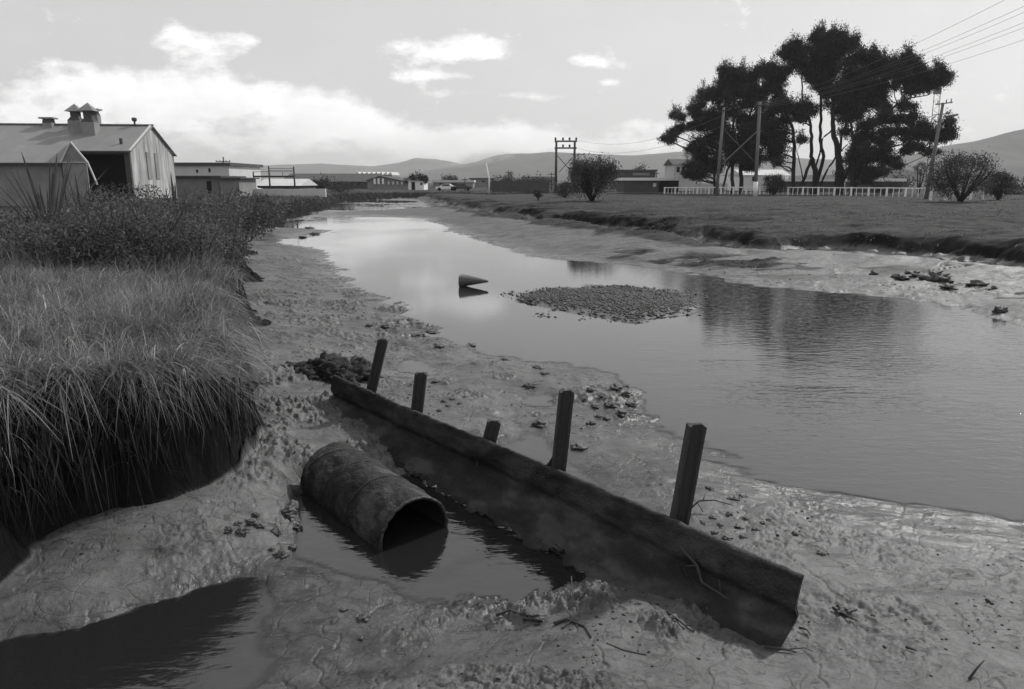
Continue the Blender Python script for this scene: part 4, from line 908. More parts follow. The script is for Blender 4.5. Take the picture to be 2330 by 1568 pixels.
pine(121, [[(495, 1058, 11, 0), (495, 900, 9, 0), (500, 720, 7, 0), (505, 560, 5, 0), (490, 420, 3, 0)], [(545, 1058, 13, 1), (545, 900, 11, 1), (560, 740, 8, 1), (600, 600, 6, 1), (640, 470, 4, 1)]],
     [(435, 345, 22, 14), (455, 365, 40, 24), (540, 355, 40, 22), (500, 390, 70, 34), (570, 400, 40, 30), (620, 385, 28, 22), (455, 440, 60, 40), (560, 460, 80, 40), (640, 470, 50, 40), (470, 520, 50, 36), (560, 545, 80, 36), (650, 560, 64, 36), (470, 600, 40, 16), (560, 670, 84, 44), (650, 640, 60, 40), (455, 760, 50, 40), (540, 800, 80, 44), (640, 780, 70, 48), (610, 850, 70, 40), (540, 880, 70, 40), (460, 885, 40, 32), (650, 880, 50, 34), (600, 930, 50, 12), (510, 470, 60, 40), (600, 500, 60, 40), (520, 600, 60, 30), (610, 720, 70, 40), (500, 720, 60, 36), (580, 760, 70, 40), (690, 760, 50, 40), (440, 830, 60, 36), (520, 850, 60, 36)],
     'broad dark pine second from the left, behind the two braced poles', 12)
pine(118, [[(858, 1058, 12, 0), (860, 900, 11, 0), (862, 780, 10, 0), (850, 680, 8, 0), (800, 560, 5, 0), (780, 420, 3, 0)]],
     [(660, 345, 28, 22), (700, 375, 44, 24), (750, 330, 44, 28), (740, 385, 60, 30), (815, 350, 50, 28), (760, 430, 44, 14), (700, 470, 38, 30), (760, 510, 30, 30), (770, 560, 60, 34), (720, 610, 50, 30), (830, 575, 70, 34), (850, 615, 55, 30), (700, 700, 64, 50), (770, 680, 60, 34), (780, 740, 64, 50), (720, 800, 66, 50), (790, 830, 46, 38), (730, 870, 50, 24), (690, 640, 40, 40), (760, 900, 22, 10)],
     'pine third from the left with a straight bare lower trunk', 13)
pine(116, [[(988, 1060, 17, 0), (988, 940, 16, 0), (962, 860, 11, 0), (968, 740, 9, 0), (945, 620, 7, 0), (915, 540, 5, 0), (908, 420, 4, 0), (900, 320, 2, 0)], [(990, 950, 12, .5), (1038, 860, 10, .5), (1015, 760, 9, .5), (1020, 600, 8, .5), (1025, 420, 6, .5), (1030, 260, 3, .5)], [(885, 1055, 9, -.6), (935, 950, 9, -.6), (965, 870, 7, -.6)], [(940, 950, 4, -1), (890, 880, 3, -1), (878, 820, 2, -1)], [(1000, 1020, 6, 1), (1060, 940, 6, 1), (1110, 860, 5, 1), (1180, 790, 3, 1)], [(985, 790, 6, 1), (1030, 755, 5, 1), (1085, 700, 4, 1)]],
     [(1015, 125, 18, 22), (1020, 155, 36, 24), (985, 150, 14, 14), (1085, 135, 14, 20), (1090, 165, 30, 22), (1145, 150, 16, 26), (1155, 190, 36, 24), (1220, 175, 16, 18), (1205, 210, 26, 18), (1000, 210, 60, 34), (1080, 215, 60, 34), (1140, 240, 60, 34), (870, 190, 34, 12), (840, 225, 40, 16), (800, 245, 32, 12), (870, 260, 50, 22), (930, 235, 44, 30), (960, 290, 60, 34), (860, 300, 40, 16), (1040, 290, 60, 40), (1110, 310, 60, 36), (930, 350, 66, 26), (1000, 360, 60, 34), (1060, 400, 50, 40), (970, 410, 44, 16), (955, 570, 40, 26), (900, 560, 40, 22), (940, 610, 50, 24), (890, 640, 36, 18), (1080, 470, 30, 30), (910, 765, 34, 12), (1050, 480, 40, 36), (1060, 545, 40, 30), (1000, 455, 40, 16), (960, 380, 60, 26), (1060, 350, 60, 40), (1040, 230, 60, 40)],
     'tallest pine in the middle of the row, with forked crooked trunks', 14)
pine(112, [[(1130, 1062, 24, 0), (1135, 940, 22, 0), (1120, 820, 17, 0), (1095, 720, 14, 0), (1090, 600, 11, 0), (1110, 480, 8, 0), (1150, 380, 5, 0)], [(1125, 830, 9, 1), (1145, 720, 7, 1), (1190, 620, 5, 1), (1230, 500, 4, 1)], [(1150, 900, 10, 1), (1240, 760, 9, 1), (1360, 650, 7, 1), (1480, 545, 6, 1), (1560, 510, 4, 1), (1660, 495, 2, 1)]],
     [(1250, 262, 14, 14), (1255, 285, 44, 22), (1200, 290, 34, 20), (1335, 252, 18, 16), (1340, 280, 44, 24), (1395, 290, 34, 18), (1170, 340, 60, 34), (1250, 340, 66, 34), (1330, 340, 66, 36), (1430, 320, 50, 28), (1415, 360, 60, 32), (1535, 255, 18, 20), (1530, 285, 40, 26), (1490, 310, 40, 24), (1560, 325, 46, 28), (1608, 325, 20, 18), (1490, 370, 70, 34), (1575, 385, 54, 30), (1150, 410, 60, 40), (1230, 410, 66, 40), (1320, 420, 70, 40), (1410, 430, 60, 38), (1500, 435, 60, 34), (1590, 430, 56, 26), (1650, 410, 40, 20), (1720, 350, 20, 22), (1725, 385, 44, 26), (1765, 375, 18, 20), (1770, 410, 24, 22), (1700, 425, 50, 28), (1640, 455, 50, 20), (1560, 470, 50, 14), (1140, 490, 50, 38), (1210, 490, 60, 40), (1290, 500, 60, 36), (1370, 500, 50, 28), (1240, 560, 50, 34), (1310, 560, 60, 24), (1180, 560, 40, 30), (1390, 560, 36, 18), (1230, 625, 40, 26), (1120, 600, 36, 24), (1170, 640, 40, 30), (1160, 720, 36, 26), (1190, 450, 60, 40), (1280, 460, 70, 40), (1360, 470, 60, 34)],
     'massive pine right of the middle with a thick trunk and a dense dark top', 15)
pine(109, [[(1210, 1064, 12, 0), (1212, 900, 11, 0), (1215, 760, 9, 0), (1200, 660, 7, 0)], [(1215, 850, 9, 0), (1330, 760, 8, 0), (1470, 730, 6, 0), (1640, 720, 5, 0), (1770, 715, 3, 0)], [(1215, 900, 7, 1), (1340, 830, 6, 1), (1500, 790, 4, 1), (1640, 830, 2, 1)], [(1220, 800, 6, 1), (1340, 680, 5, 1), (1480, 640, 3, 1)]],
     [(1545, 562, 54, 12), (1510, 558, 22, 8), (1405, 600, 36, 14), (1440, 630, 54, 16), (1480, 648, 46, 16), (1530, 655, 50, 20), (1570, 628, 18, 16), (1600, 680, 46, 18), (1640, 690, 22, 12), (1330, 670, 60, 16), (1270, 680, 50, 26), (1400, 710, 60, 14), (1480, 712, 60, 14), (1560, 715, 60, 16), (1640, 720, 60, 20), (1710, 715, 50, 26), (1780, 665, 20, 22), (1788, 705, 22, 26), (1775, 750, 26, 22), (1730, 760, 40, 12), (1640, 750, 60, 8), (1530, 755, 60, 8), (1240, 745, 50, 30), (1310, 740, 50, 14), (1400, 785, 50, 7), (1560, 800, 30, 5), (1610, 812, 40, 10), (1680, 838, 44, 9), (1540, 830, 34, 7), (1250, 810, 60, 34), (1330, 850, 60, 26), (1400, 870, 50, 26), (1450, 885, 44, 24), (1470, 915, 34, 14), (1200, 880, 50, 36), (1270, 910, 64, 34), (1350, 950, 46, 12), (1390, 955, 22, 6), (1190, 960, 60, 36), (1260, 980, 66, 34), (1300, 1000, 40, 20)],
     'windswept pine at the right end of the row, its flat branches reaching far right', 16)
random.seed(99)

# ---------------------------------------------------------------- bushes
def bush(x, ybase, Y, wpx, hpx, label, stems=9, tone=1.0, upright=False, n=9000, cat='bush', size=(.10, .24), name='bush', squash=.74):
    px = Y / F; b = AT(x, ybase, Y); z = zt(b[0], Y) if Y < 180 else 1.2; root = thing(name, label, cat, (b[0], Y, z)); w, h = wpx * px, hpx * px; mb = MB(); P = []; T_ = []
    for i in range(stems):
        a = 6.283 * i / stems + random.uniform(-.3, .3); s = random.uniform(.5, 1)
        mb.tube([(b[0], Y, z - .1), (b[0] + math.cos(a) * w * .12 * s, Y + math.sin(a) * w * .12 * s, z + h * .2), (b[0] + math.cos(a) * w * .32 * s, Y + math.sin(a) * w * .32 * s, z + h * .55), (b[0] + math.cos(a) * w * .42 * s, Y + math.sin(a) * w * .42 * s, z + h * .85)], [.10 * h / 3, .07 * h / 3, .045 * h / 3, .02], 6)
    mb.build('branches', M['bark'], root, smooth=True)
    nc_ = 70; u = rng.normal(0, 1, (nc_, 3)); u /= np.linalg.norm(u, axis=1)[:, None]; u *= rng.uniform(.25, 1, nc_)[:, None] ** .5
    cl = u * np.array([w * .46, w * .42, h * squash * .5]) + np.array([b[0], Y, z + h * (1 - squash / 2) * .98]); cl[:, 2] = np.minimum(cl[:, 2], z + h * 1.02)
    k_ = n // nc_; m_ = rng.normal(0, 1, (nc_, k_, 3)) * (np.array([.05, .05, .085]) if upright else np.array([.075, .075, .06])) * w * np.array([1, 1, .9])
    V_, F_, A_ = cards((cl[:, None] + m_).reshape(-1, 3), rng.uniform(size[0], size[1], nc_ * k_), 2.6, 1.4 if upright else .1, np.repeat(rng.uniform(.6, 1.5, nc_), k_) * rng.uniform(.7, 1.3, nc_ * k_) * tone)
    mesh_obj('foliage', V_, F_, M['bush'], root, attrs={'tone': A_}); return root
bush(1347, 460, 65.5, 122, 86, 'round feathery bush with forked stems standing alone on the grassy right bank', upright=True, n=9500, size=(.12, .30))
bush(2185, 458, 66, 150, 106, 'big spreading leafy bush by the right end of the white fence', n=12000, tone=.8, squash=.88)
bush(2272, 450, 74, 60, 62, 'smaller leafy bush just right of the big spreading one', n=6000, tone=.85, squash=.9)
bush(1225, 455, 72, 22, 24, 'tiny shrub on the right bank left of the round feathery bush', n=900, stems=4, name='small_shrub', cat='shrub')
bush(1762, 428, 104, 56, 46, 'dark round shrub right of the braced poles under the pines', n=5000, tone=.45, squash=.9, name='shrub', cat='shrub')
bush(1285, 425, 95, 60, 34, 'dark low hedge bush left of the round feathery bush', n=4000, tone=.8, squash=.9, name='shrub', cat='shrub')
bush(2092, 420, 120, 34, 70, 'thin young tree with a small crown between the pines and the right bush', n=1500, tone=.6, squash=.45, stems=3, name='young_tree', cat='tree')
bush(2012, 436, 110, 60, 30, 'low dark shrub behind the white fence near its right end', n=3000, tone=.6, squash=.9, name='shrub', cat='shrub')
bush(586, 437, 62, 40, 20, 'dark shrub on top of the left bank left of the wire frame', n=2500, tone=.7, squash=.9, name='shrub', cat='shrub')
bush(555, 440, 56, 26, 16, 'small dark shrub at the right end of the grey sheds', n=1500, tone=.7, squash=.9, name='shrub', cat='shrub')
bush(775, 440, 120, 60, 26, 'low scrubby bush on the left bank where the river bends', n=3000, tone=.8, squash=.9, name='shrub', cat='shrub')
# ================================================================ sheds on the left
def big_shed():
    N = Vector(AT(297, 350, 70)); N.z = 1.2; a = Vector((-.9945, -.105, 0)); e = Vector((.105 * -1, .9945, 0))   # a: along, e: back
    Wd, Ln, eh, rh = 11.5, 46.0, 4.75, 7.3
    root = thing('large_shed', 'large iron clad shed with ridge vents and a pale patched gable, at the far left', 'shed', tuple(N))
    up = Vector((0, 0, 1)); P = lambda s, t, h: N + a * s + e * t + up * h
    # gable wall facing the river
    gb = [P(0, 0, 0), P(0, 0, eh), P(0, Wd / 2, rh), P(0, Wd, eh), P(0, Wd, 0)]
    MB().slab(gb[::-1], .15).build('gable_wall', M['irongable'], root)
    mb = MB(); mb.bar(P(-.06, -.3, eh - .1), P(-.06, Wd / 2, rh + .12), .18, .14); mb.bar(P(-.06, Wd + .3, eh - .1), P(-.06, Wd / 2, rh + .12), .18, .14); mb.build('barge_boards', M['walll'], root)
    for t_ in (Wd * .36, Wd * .55):
        mb = MB(); mb.box(P(-.02, t_, 3.4), (.12, .9, 2.6), a, e, up); mb.build('dark_panel', M['wallg'], root)
    # front wall: posts and lintel round a deep open bay
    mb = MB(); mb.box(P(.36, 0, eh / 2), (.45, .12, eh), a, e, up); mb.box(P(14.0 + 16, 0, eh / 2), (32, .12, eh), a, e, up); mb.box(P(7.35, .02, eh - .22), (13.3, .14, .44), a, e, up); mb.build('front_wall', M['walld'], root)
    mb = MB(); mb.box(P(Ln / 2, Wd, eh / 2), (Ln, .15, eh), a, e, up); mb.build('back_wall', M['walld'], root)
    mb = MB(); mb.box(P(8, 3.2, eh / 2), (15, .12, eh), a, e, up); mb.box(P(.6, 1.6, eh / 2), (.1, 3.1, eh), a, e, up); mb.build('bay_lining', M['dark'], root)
    for s_ in (5.2, 9.4):
        MB().box(P(s_, .05, eh / 2 - .1), (.16, .16, eh - .3), a, e, up).build('bay_post', M['poled'], root)
    for sgn, nm in ((0, 'roof'), (1, 'roof')):
        t0 = -.45 if sgn == 0 else Wd + .45; z0 = eh - .12
        q = [P(-.25, t0, z0), P(-.25, Wd / 2, rh + .06), P(Ln, Wd / 2, rh + .06), P(Ln, t0, z0)]
        if sgn: q = q[::-1]
        MB().slab(q, .09).build(nm, M['roofg'], root)
    mb = MB(); mb.bar(P(-.3, Wd / 2, rh + .12), P(Ln, Wd / 2, rh + .12), .35, .1); mb.build('ridge_cap', M['roofg'], root)
    mb = MB(); mb.bar(P(0, -.5, eh - .2), P(Ln, -.5, eh - .2), .16, .14); mb.build('gutter', M['walld'], root)
    def cup(s_, t_, body, neck, cap, hb, hn, hc, pyramid=True):
        zr = eh + (rh - eh) * t_ / (Wd / 2); c = P(s_, t_, zr)
        v = MB().box(c + up * (hb / 2 - .7), (body, body, hb + 1.4), a, e, up).build('roof_vent', M['wallg'], root)
        mb = MB()
        for (w0, w1, z0, z1) in ((body, neck, hb, hb + .35), (neck, neck, hb + .35, hb + hn)):
            vs = [c + a * sx_ * w / 2 + e * sy_ * w / 2 + up * z_ for (w, z_) in ((w0, z0), (w1, z1)) for (sx_, sy_) in ((-1, -1), (1, -1), (1, 1), (-1, 1))]
            mb.add(vs, [(0, 1, 5, 4), (1, 2, 6, 5), (2, 3, 7, 6), (3, 0, 4, 7), (4, 5, 6, 7)])
        ob = mb.build('vent_neck', M['walld'], v)
        zc = hb + hn; mb = MB()
        if pyramid:
            vs = [c + a * sx_ * cap / 2 + e * sy_ * cap / 2 + up * zc for (sx_, sy_) in ((-1, -1), (1, -1), (1, 1), (-1, 1))] + [c + up * (zc + hc)]
            mb.add(vs, [(0, 1, 4), (1, 2, 4), (2, 3, 4), (3, 0, 4), (3, 2, 1, 0)])
        else: mb.box(c + up * (zc + hc / 2), (cap, cap * .8, hc), a, e, up)
        mb.build('vent_cap', M['wallg'], v)
    s_of = lambda x: (Vector(AT(x, 320, 70)) - Vector(AT(297, 320, 70))).length * .985
    cup(s_of(137), Wd / 2 - 1.2, 1.15, .7, 1.45, .9, .85, .75)
    cup(s_of(176), Wd / 2 - 2.0, 1.25, .75, 1.5, 1.05, 1.05, .8)
    cup(s_of(158), Wd / 2 + 1.0, .8, .6, 1.2, .6, .5, .15, False)
    cup(s_of(64), Wd / 2 - .4, .85, .75, 1.35, .35, .4, .14, False)
    mb = MB(); c = P(s_of(262), Wd / 2 - .2, rh - .1); mb.tube([c, c + up * .6], .09, 8); mb.tube([c + up * .5, c + up * .62, c + up * .85, c + up * .9], [.12, .24, .24, .1], 10); mb.build('chimney_cowl', M['walld'], root, smooth=False)
    mb = MB(); c = P(1.2, 1.2, eh + .45); mb.box(c + up * .3, (.22, .22, .7), a, e, up); mb.build('flue', M['walld'], root)
big_shed()
def small_shed():
    N = Vector(AT(196, 369, 56)); N.z = 1.2; a = Vector((-.9945, -.105, 0)); e = Vector((-.56, .83, 0)); up = Vector((0, 0, 1)); P = lambda s, t, h: N + a * s + e * t + up * h
    # gable faces the camera obliquely: a cross gable end 1.6 m wide, roof running left
    root = thing('small_shed', 'smaller pale roofed shed in front of the large shed, cut by the left edge', 'shed', tuple(N))
    eh = Vector(AT(196, 369, 56)).z - 1.2; rh = Vector(AT(164, 329, 58)).z - 1.2; w = 1.8; Ln = 24
    # front gable bay
    g = [P(0, 0, 0), P(0, 0, eh), P(.95, 0, rh), P(1.75, 0, eh), P(1.75, 0, 0)]
    MB().slab(g, .12).build('gable_wall', M['wallg'], root)
    mb = MB(); mb.bar(P(-.12, -.08, eh - .05), P(.95, -.08, rh + .08), .12, .1); mb.bar(P(1.8, -.08, eh + .02), P(.95, -.08, rh + .08), .12, .1); mb.bar(P(0, -.08, eh - .02), P(1.75, -.08, eh - .02), .09, .05); mb.build('barge_boards', M['walll'], root)
    mb = MB(); mb.box(P(1.8 + Ln / 2, .4, eh / 2), (Ln, .12, eh), a, e, up); mb.build('front_wall', M['wallg'], root)
    mb = MB(); mb.box(P(0, 4, eh / 2), (.12, 7.6, eh), a, e, up); mb.build('side_wall', M['walld'], root)
    MB().slab([P(1.7, -.1, eh - .05), P(.95, 3.4, rh), P(Ln, 3.4, rh), P(Ln, -.1, eh - .05)], .08).build('roof', M['roofg'], root)
    MB().slab([P(Ln, 7.4, eh - .05), P(Ln, 3.45, rh), P(.9, 3.45, rh), P(.2, 7.4, eh - .05)], .08).build('roof', M['roofg'], root)
    MB().slab([P(-.08, .06, eh), P(-.08, 7.2, eh), P(.93, 3.6, rh + .03), P(.93, .06, rh + .03)], .06).build('roof', M['roofg'], root)
    mb = MB(); mb.bar(P(1.8, -.16, eh - .12), P(Ln, -.16, eh - .12), .12, .12); mb.build('gutter', M['walld'], root)
    mb = MB(); mb.bar(P(-.1, -.02, eh), P(-.6, -.1, 1.6), .09); mb.build('downpipe', M['walll'], root)
small_shed()

def simple_shed(name, label, cat, x0, x1, ytop, Y, depth, wall, roof, yroof=None, flat=True, windows=None, wmat='dark', doors=None, group=None, zb=1.2, trim=None):
    """low building seen side on; x0..x1 in the photograph at distance Y, wall top at ytop"""
    A = AT(x0, ytop, Y); B = AT(x1, ytop, Y); L_ = B[0] - A[0]; h = A[2] - zb; cx_ = (A[0] + B[0]) / 2
    root = thing(name, label, cat, (cx_, Y, zb), group); mb = MB(); mb.box((cx_, Y + depth / 2, zb + h / 2), (L_, depth, h)); mb.build('wall', M[wall], root)
    if yroof is not None and not flat:
        rz = AT(x0, yroof, Y + depth / 2)[2]; zz = zb + h; o_ = .35
        mb = MB()
        vs = [(A[0] - o_, Y - o_, zz - .05), (B[0] + o_, Y - o_, zz - .05), (B[0] + o_, Y + depth / 2, rz), (A[0] - o_, Y + depth / 2, rz), (A[0] - o_, Y + depth + o_, zz - .05), (B[0] + o_, Y + depth + o_, zz - .05)]
        mb.add(vs, [(0, 1, 2, 3), (3, 2, 5, 4), (0, 3, 4), (1, 5, 2), (0, 4, 5, 1)]); mb.build('roof', M[roof], root)
    else:
        t_ = .5 if yroof is None else AT(x0, yroof, Y)[2] - (zb + h)
        mb = MB(); mb.box((cx_, Y + depth / 2, zb + h + t_ / 2 + .003), (L_ + .8, depth + .8, t_)); mb.build('roof', M[roof], root)
    for (wx0, wx1, wy0, wy1) in windows or []:
        a = AT(wx0, wy0, Y - .03); b = AT(wx1, wy1, Y - .03); f = MB().box(((a[0] + b[0]) / 2, Y - .02, (a[2] + b[2]) / 2), (b[0] - a[0], .1, a[2] - b[2])).build('window', M[wmat], root)
    for (wx0, wx1, wy0) in doors or []:
        a = AT(wx0, wy0, Y); b = AT(wx1, wy0, Y); MB().box(((a[0] + b[0]) / 2, Y - .03, (a[2] + zb) / 2), (b[0] - a[0], .1, a[2] - zb)).build('door', M['dark'], root)
    return root
simple_shed('warehouse', 'long pale warehouse with a dark flat roof right of the large shed', 'warehouse', 380, 520, 377, 112, 14, 'walll', 'walld', 370, True, windows=[(446, 451, 386, 393), (474, 479, 383, 392)])
simple_shed('grey_outbuilding', 'low grey flat fronted outbuilding in front of the pale warehouse', 'shed', 385, 498, 404, 92, 8, 'wallg', 'walld', 400, True, doors=[(470, 480, 412)])
simple_shed('grey_outbuilding', 'smaller grey box shed beside the utility pole on the left bank', 'shed', 499, 543, 407, 90, 6, 'wallg', 'walld', 404, True)
simple_shed('yard_shed', 'low shed with a pale wide roof behind the tall wire frame', 'shed', 585, 680, 422, 118, 10, 'walld', 'walll', 407, False)
simple_shed('factory_hall', 'long low factory hall with a shallow roof beyond the river bend', 'factory', 640, 850, 413, 205, 20, 'walld', 'walld', 395, False, windows=[(700 + 14 * i, 706 + 14 * i, 416, 421) for i in range(9)])
def gable_hall():
    Y = 190; A, Mi, B = AT(836, 410, Y), AT(864, 402, Y), AT(928, 414, Y); zb = 1.2; root = thing('gabled_hall', 'gabled hall with three tall pale windows beyond the river bend', 'hall', (Mi[0], Y, zb))
    g = [(A[0], Y, zb), (B[0], Y, zb), (B[0], Y, B[2]), (Mi[0], Y, Mi[2]), (A[0], Y, A[2])]; MB().slab(g, .3).build('wall', M['wallg'], root)
    MB().slab([(A[0] - .3, Y - .5, A[2]), (Mi[0], Y - .5, Mi[2] + .2), (Mi[0], Y + 25, Mi[2] + .2), (A[0] - .3, Y + 25, A[2])], .2).build('roof', M['walld'], root)
    MB().slab([(Mi[0], Y - .5, Mi[2] + .2), (B[0] + .3, Y - .5, B[2]), (B[0] + .3, Y + 25, B[2]), (Mi[0], Y + 25, Mi[2] + .2)], .2).build('roof', M['walld'], root)
    for x in (853, 862, 872):
        a = AT(x - 2.6, 406, Y); b = AT(x + 2.6, 419, Y); w_ = MB().box(((a[0] + b[0]) / 2, Y - .35, (a[2] + b[2]) / 2), (b[0] - a[0], .15, a[2] - b[2])).build('window', M['white'], root)
    for x in (885, 895, 905, 915):
        a = AT(x - 2, 413, Y); b = AT(x + 2, 420, Y); MB().box(((a[0] + b[0]) / 2, Y - .35, (a[2] + b[2]) / 2), (b[0] - a[0], .15, a[2] - b[2])).build('window', M['walll'], root)
gable_hall()
def sawtooth():
    Y = 235; root = thing('sawtooth_works', 'works with a row of pale sawtooth roof lights beyond the factory hall', 'factory', (AT(850, 400, Y)[0], Y, 1.2))
    A, B = AT(806, 398, Y), AT(892, 398, Y); MB().box(((A[0] + B[0]) / 2, Y + 8, (A[2] + 1.2) / 2), (B[0] - A[0], 16, A[2] - 1.2)).build('wall', M['wallg'], root)
    n = 8; w = (B[0] - A[0]) / n; zt_ = AT(806, 391, Y)[2]
    for i in range(n):
        x = A[0] + w * i; MB().add([(x, Y, A[2]), (x + w, Y, A[2]), (x + w * .8, Y, zt_), (x, Y + 16, A[2]), (x + w, Y + 16, A[2]), (x + w * .8, Y + 16, zt_)], [(0, 1, 2), (5, 4, 3), (0, 2, 5, 3), (1, 4, 5, 2)]).build('roof_light', M['walll'], root)
sawtooth()
h_ = simple_shed('house', 'small white house with a dark porch beneath dark trees beyond the bend', 'house', 929, 964, 411, 170, 8, 'white', 'roofg', 406, False, windows=[(956, 961, 416, 421)], doors=[(936, 944, 414)])
simple_shed('low_shed', 'long low shed on the plain right of the white house', 'shed', 985, 1076, 415, 240, 12, 'wallg', 'walll', 410, True, windows=[(1000, 1010, 417, 421), (1025, 1040, 417, 421)])
simple_shed('flat_roofed_works', 'flat roofed works left of the round feathery bush', 'factory', 1070, 1120, 408, 260, 14, 'wallg', 'walld', 405, True, windows=[(1078, 1084, 411, 415), (1096, 1104, 411, 415)])
simple_shed('long_roofed_store', 'long store with a pale strip along its roof near the tall portal poles', 'store', 1190, 1262, 408, 200, 14, 'wallg', 'roofg', 402, True, windows=[(1224, 1242, 410, 414)])
simple_shed('dark_block', 'dark two storey block with window bands behind the fence', 'building', 1412, 1492, 390, 190, 14, 'walld', 'walld', 386, True, windows=[(1440, 1478, 393, 399)], wmat='wallg')
simple_shed('low_dark_shed', 'low dark shed with a bright white flat roof at the left end of the fence', 'shed', 1420, 1500, 411, 128, 9, 'walld', 'white', 404.5, True, windows=[(1486, 1493, 417, 425)], wmat='walll')
h_ = simple_shed('white_roofed_lean_to', 'dark open lean to joined to the right of the low dark shed', 'shed', 1502, 1545, 411, 130, 8, 'dark', 'white', 405, True)
def house2():
    Y = 150; root = simple_shed('two_storey_house', 'two storey pale house half hidden by the leftmost pine', 'house', 1534, 1580, 374, Y, 9, 'walll', 'walld', 362, False, windows=[(1540, 1546, 380, 392), (1552, 1557, 380, 392)])
house2()
simple_shed('white_house', 'white house with a pale sloping roof seen between the pine trunks', 'house', 1690, 1795, 398, 150, 10, 'white', 'walll', 386, False, windows=[(1712, 1722, 402, 412), (1742, 1750, 402, 412)])
simple_shed('low_clubhouse', 'low dark building with a white fascia behind the middle pines', 'building', 1795, 1905, 413, 140, 9, 'walld', 'white', 408, True)
simple_shed('low_pavilion', 'low dark pavilion with a white fascia behind the right end of the fence', 'building', 1975, 2055, 413, 135, 9, 'walld', 'white', 406, True, doors=[(2000, 2006, 416)])
# pale yard walls and parked things on the left bank
def bar_wall(name, label, cat, x0, x1, y0, y1, Y, m_, th_=.4):
    a, b = AT(x0, y0, Y), AT(x1, y1, Y); mb = MB(); n = max(2, int((b[0] - a[0]) / 2.5)); w = (b[0] - a[0]) / n
    for i in range(n): mb.box((a[0] + w * (i + .5), Y, (a[2] + 1.1) / 2 + .02 * (i % 2)), (w - .03, th_, a[2] - 1.1))
    o = mb.build(name, M[m_], None, loc=((a[0] + b[0]) / 2, Y, 1.2)); tag(o, label, cat)
bar_wall('yard_wall', 'low pale yard wall running along the top of the left bank', 'wall', 545, 742, 430, 440, 95, 'walll')
bar_wall('board_fence', 'dark board fence along the right side of the plain left of the feathery bush', 'fence', 1118, 1250, 413, 430, 130, 'walld', .1)
def parked_car(x, yb, Y, label, m_):
    c = AT(x, yb, Y); cx_, z = c[0], 1.25; root = thing('parked_car', label, 'car', (cx_, Y, z), 'cars parked in the far yard')
    pr = [(-2.1, .35), (-2.1, .8), (-1.2, .9), (-.7, 1.38), (.8, 1.4), (1.4, .95), (2.1, .85), (2.15, .35)]
    vs = [(cx_ + a, Y - .8, z + b) for a, b in pr] + [(cx_ + a, Y + .8, z + b) for a, b in pr]; n = len(pr)
    mesh_obj('body', vs, [tuple(range(n)), tuple(range(2 * n - 1, n - 1, -1))] + [(i, i + n, (i + 1) % n + n, (i + 1) % n) for i in range(n)], M[m_], root)
    MB().box((cx_, Y - .81, z + 1.12), (1.5, .03, .34)).build('side_window', M['glass'], root)
    for sx_ in (-1.3, 1.35): MB().tube([(cx_ + sx_, Y - .84, z + .33), (cx_ + sx_, Y - .62, z + .33)], .33, 12).build('wheel', M['dark'], root)
parked_car(560, 436, 100, 'pale parked car left of the tall wire frame', 'walll'); parked_car(1015, 430, 150, 'pale parked car on the plain right of the white house', 'white'); parked_car(1050, 430, 150, 'dark parked car far off on the plain before the low shed', 'walld')

# ---------------------------------------------------------------- poles
def upole(x, ytop, ybase, Y, label, r=.14, arms=(), mt='pole', lean=None, name='utility_pole', cat='utility pole', ins=True, group=None):
    t = Vector(AT(x, ytop, Y)); b = Vector((AT(lean if lean else x, ybase, Y)[0], Y, 1.1)); root = thing(name, label, cat, tuple(b), group)
    MB().tube([b, b.lerp(t, .5), t], [r, r * .85, r * .7], 10).build('pole', M[mt], root, smooth=True)
    for (d, w, ang) in arms:
        c = t + (b - t).normalized() * d; v = Vector((math.cos(ang), math.sin(ang), 0)); arm = MB().bar(c - v * w / 2 + Vector((0, -.12, 0)), c + v * w / 2 + Vector((0, -.12, 0)), .11, .13).build('crossarm', M[mt], root)
        if ins:
            for s_ in (-.46, -.2, .2, .46): q = c + v * w * s_ + Vector((0, -.12, .05)); MB().tube([q, q + Vector((0, 0, .1)), q + Vector((0, 0, .2))], [.03, .06, .03], 6).build('insulator', M['walld'], arm)
    return root, t, b
upole(508, 357, 430, 115, 'telegraph pole with several crossarms beside the grey box shed', .13, [(.7, 2.2, .1), (1.35, 2.2, .1)], 'poled')
upole(1316, 351, 430, 165, 'thin pole with two crossarms just right of the tall portal poles', .12, [(.1, 3.2, .2), (1.6, 2.0, .2)], 'poled', ins=False)
upole(1108, 429, 431, 120, 'x', .1) if False else None
# white leaning pole
b = Vector(AT(1112, 429, 125)); b.z = 1.1; m1 = Vector(AT(1113, 408, 125)); t = Vector(AT(1106, 371, 125))
o = MB().tube([b, m1, t], [.17, .15, .07], 8).build('white_pole', M['white'], None, smooth=True, loc=tuple(b)); tag(o, 'bare white kinked pole leaning against the hills in the centre', 'pole')
for (x, yt, lb) in ((1058, 404, 'thin dark pole on the plain left of the flat roofed works'), (1255, 392, 'thin dark mast left of the tall portal poles'), (1494, 390, 'thin pole behind the low dark shed with the white roof'), (1157, 388, 'lone dark pole on the plain right of the white leaning pole')): upole(x, yt, 428, 150, lb, .11, [(.4, 1.3, .3)], 'poled', ins=False)
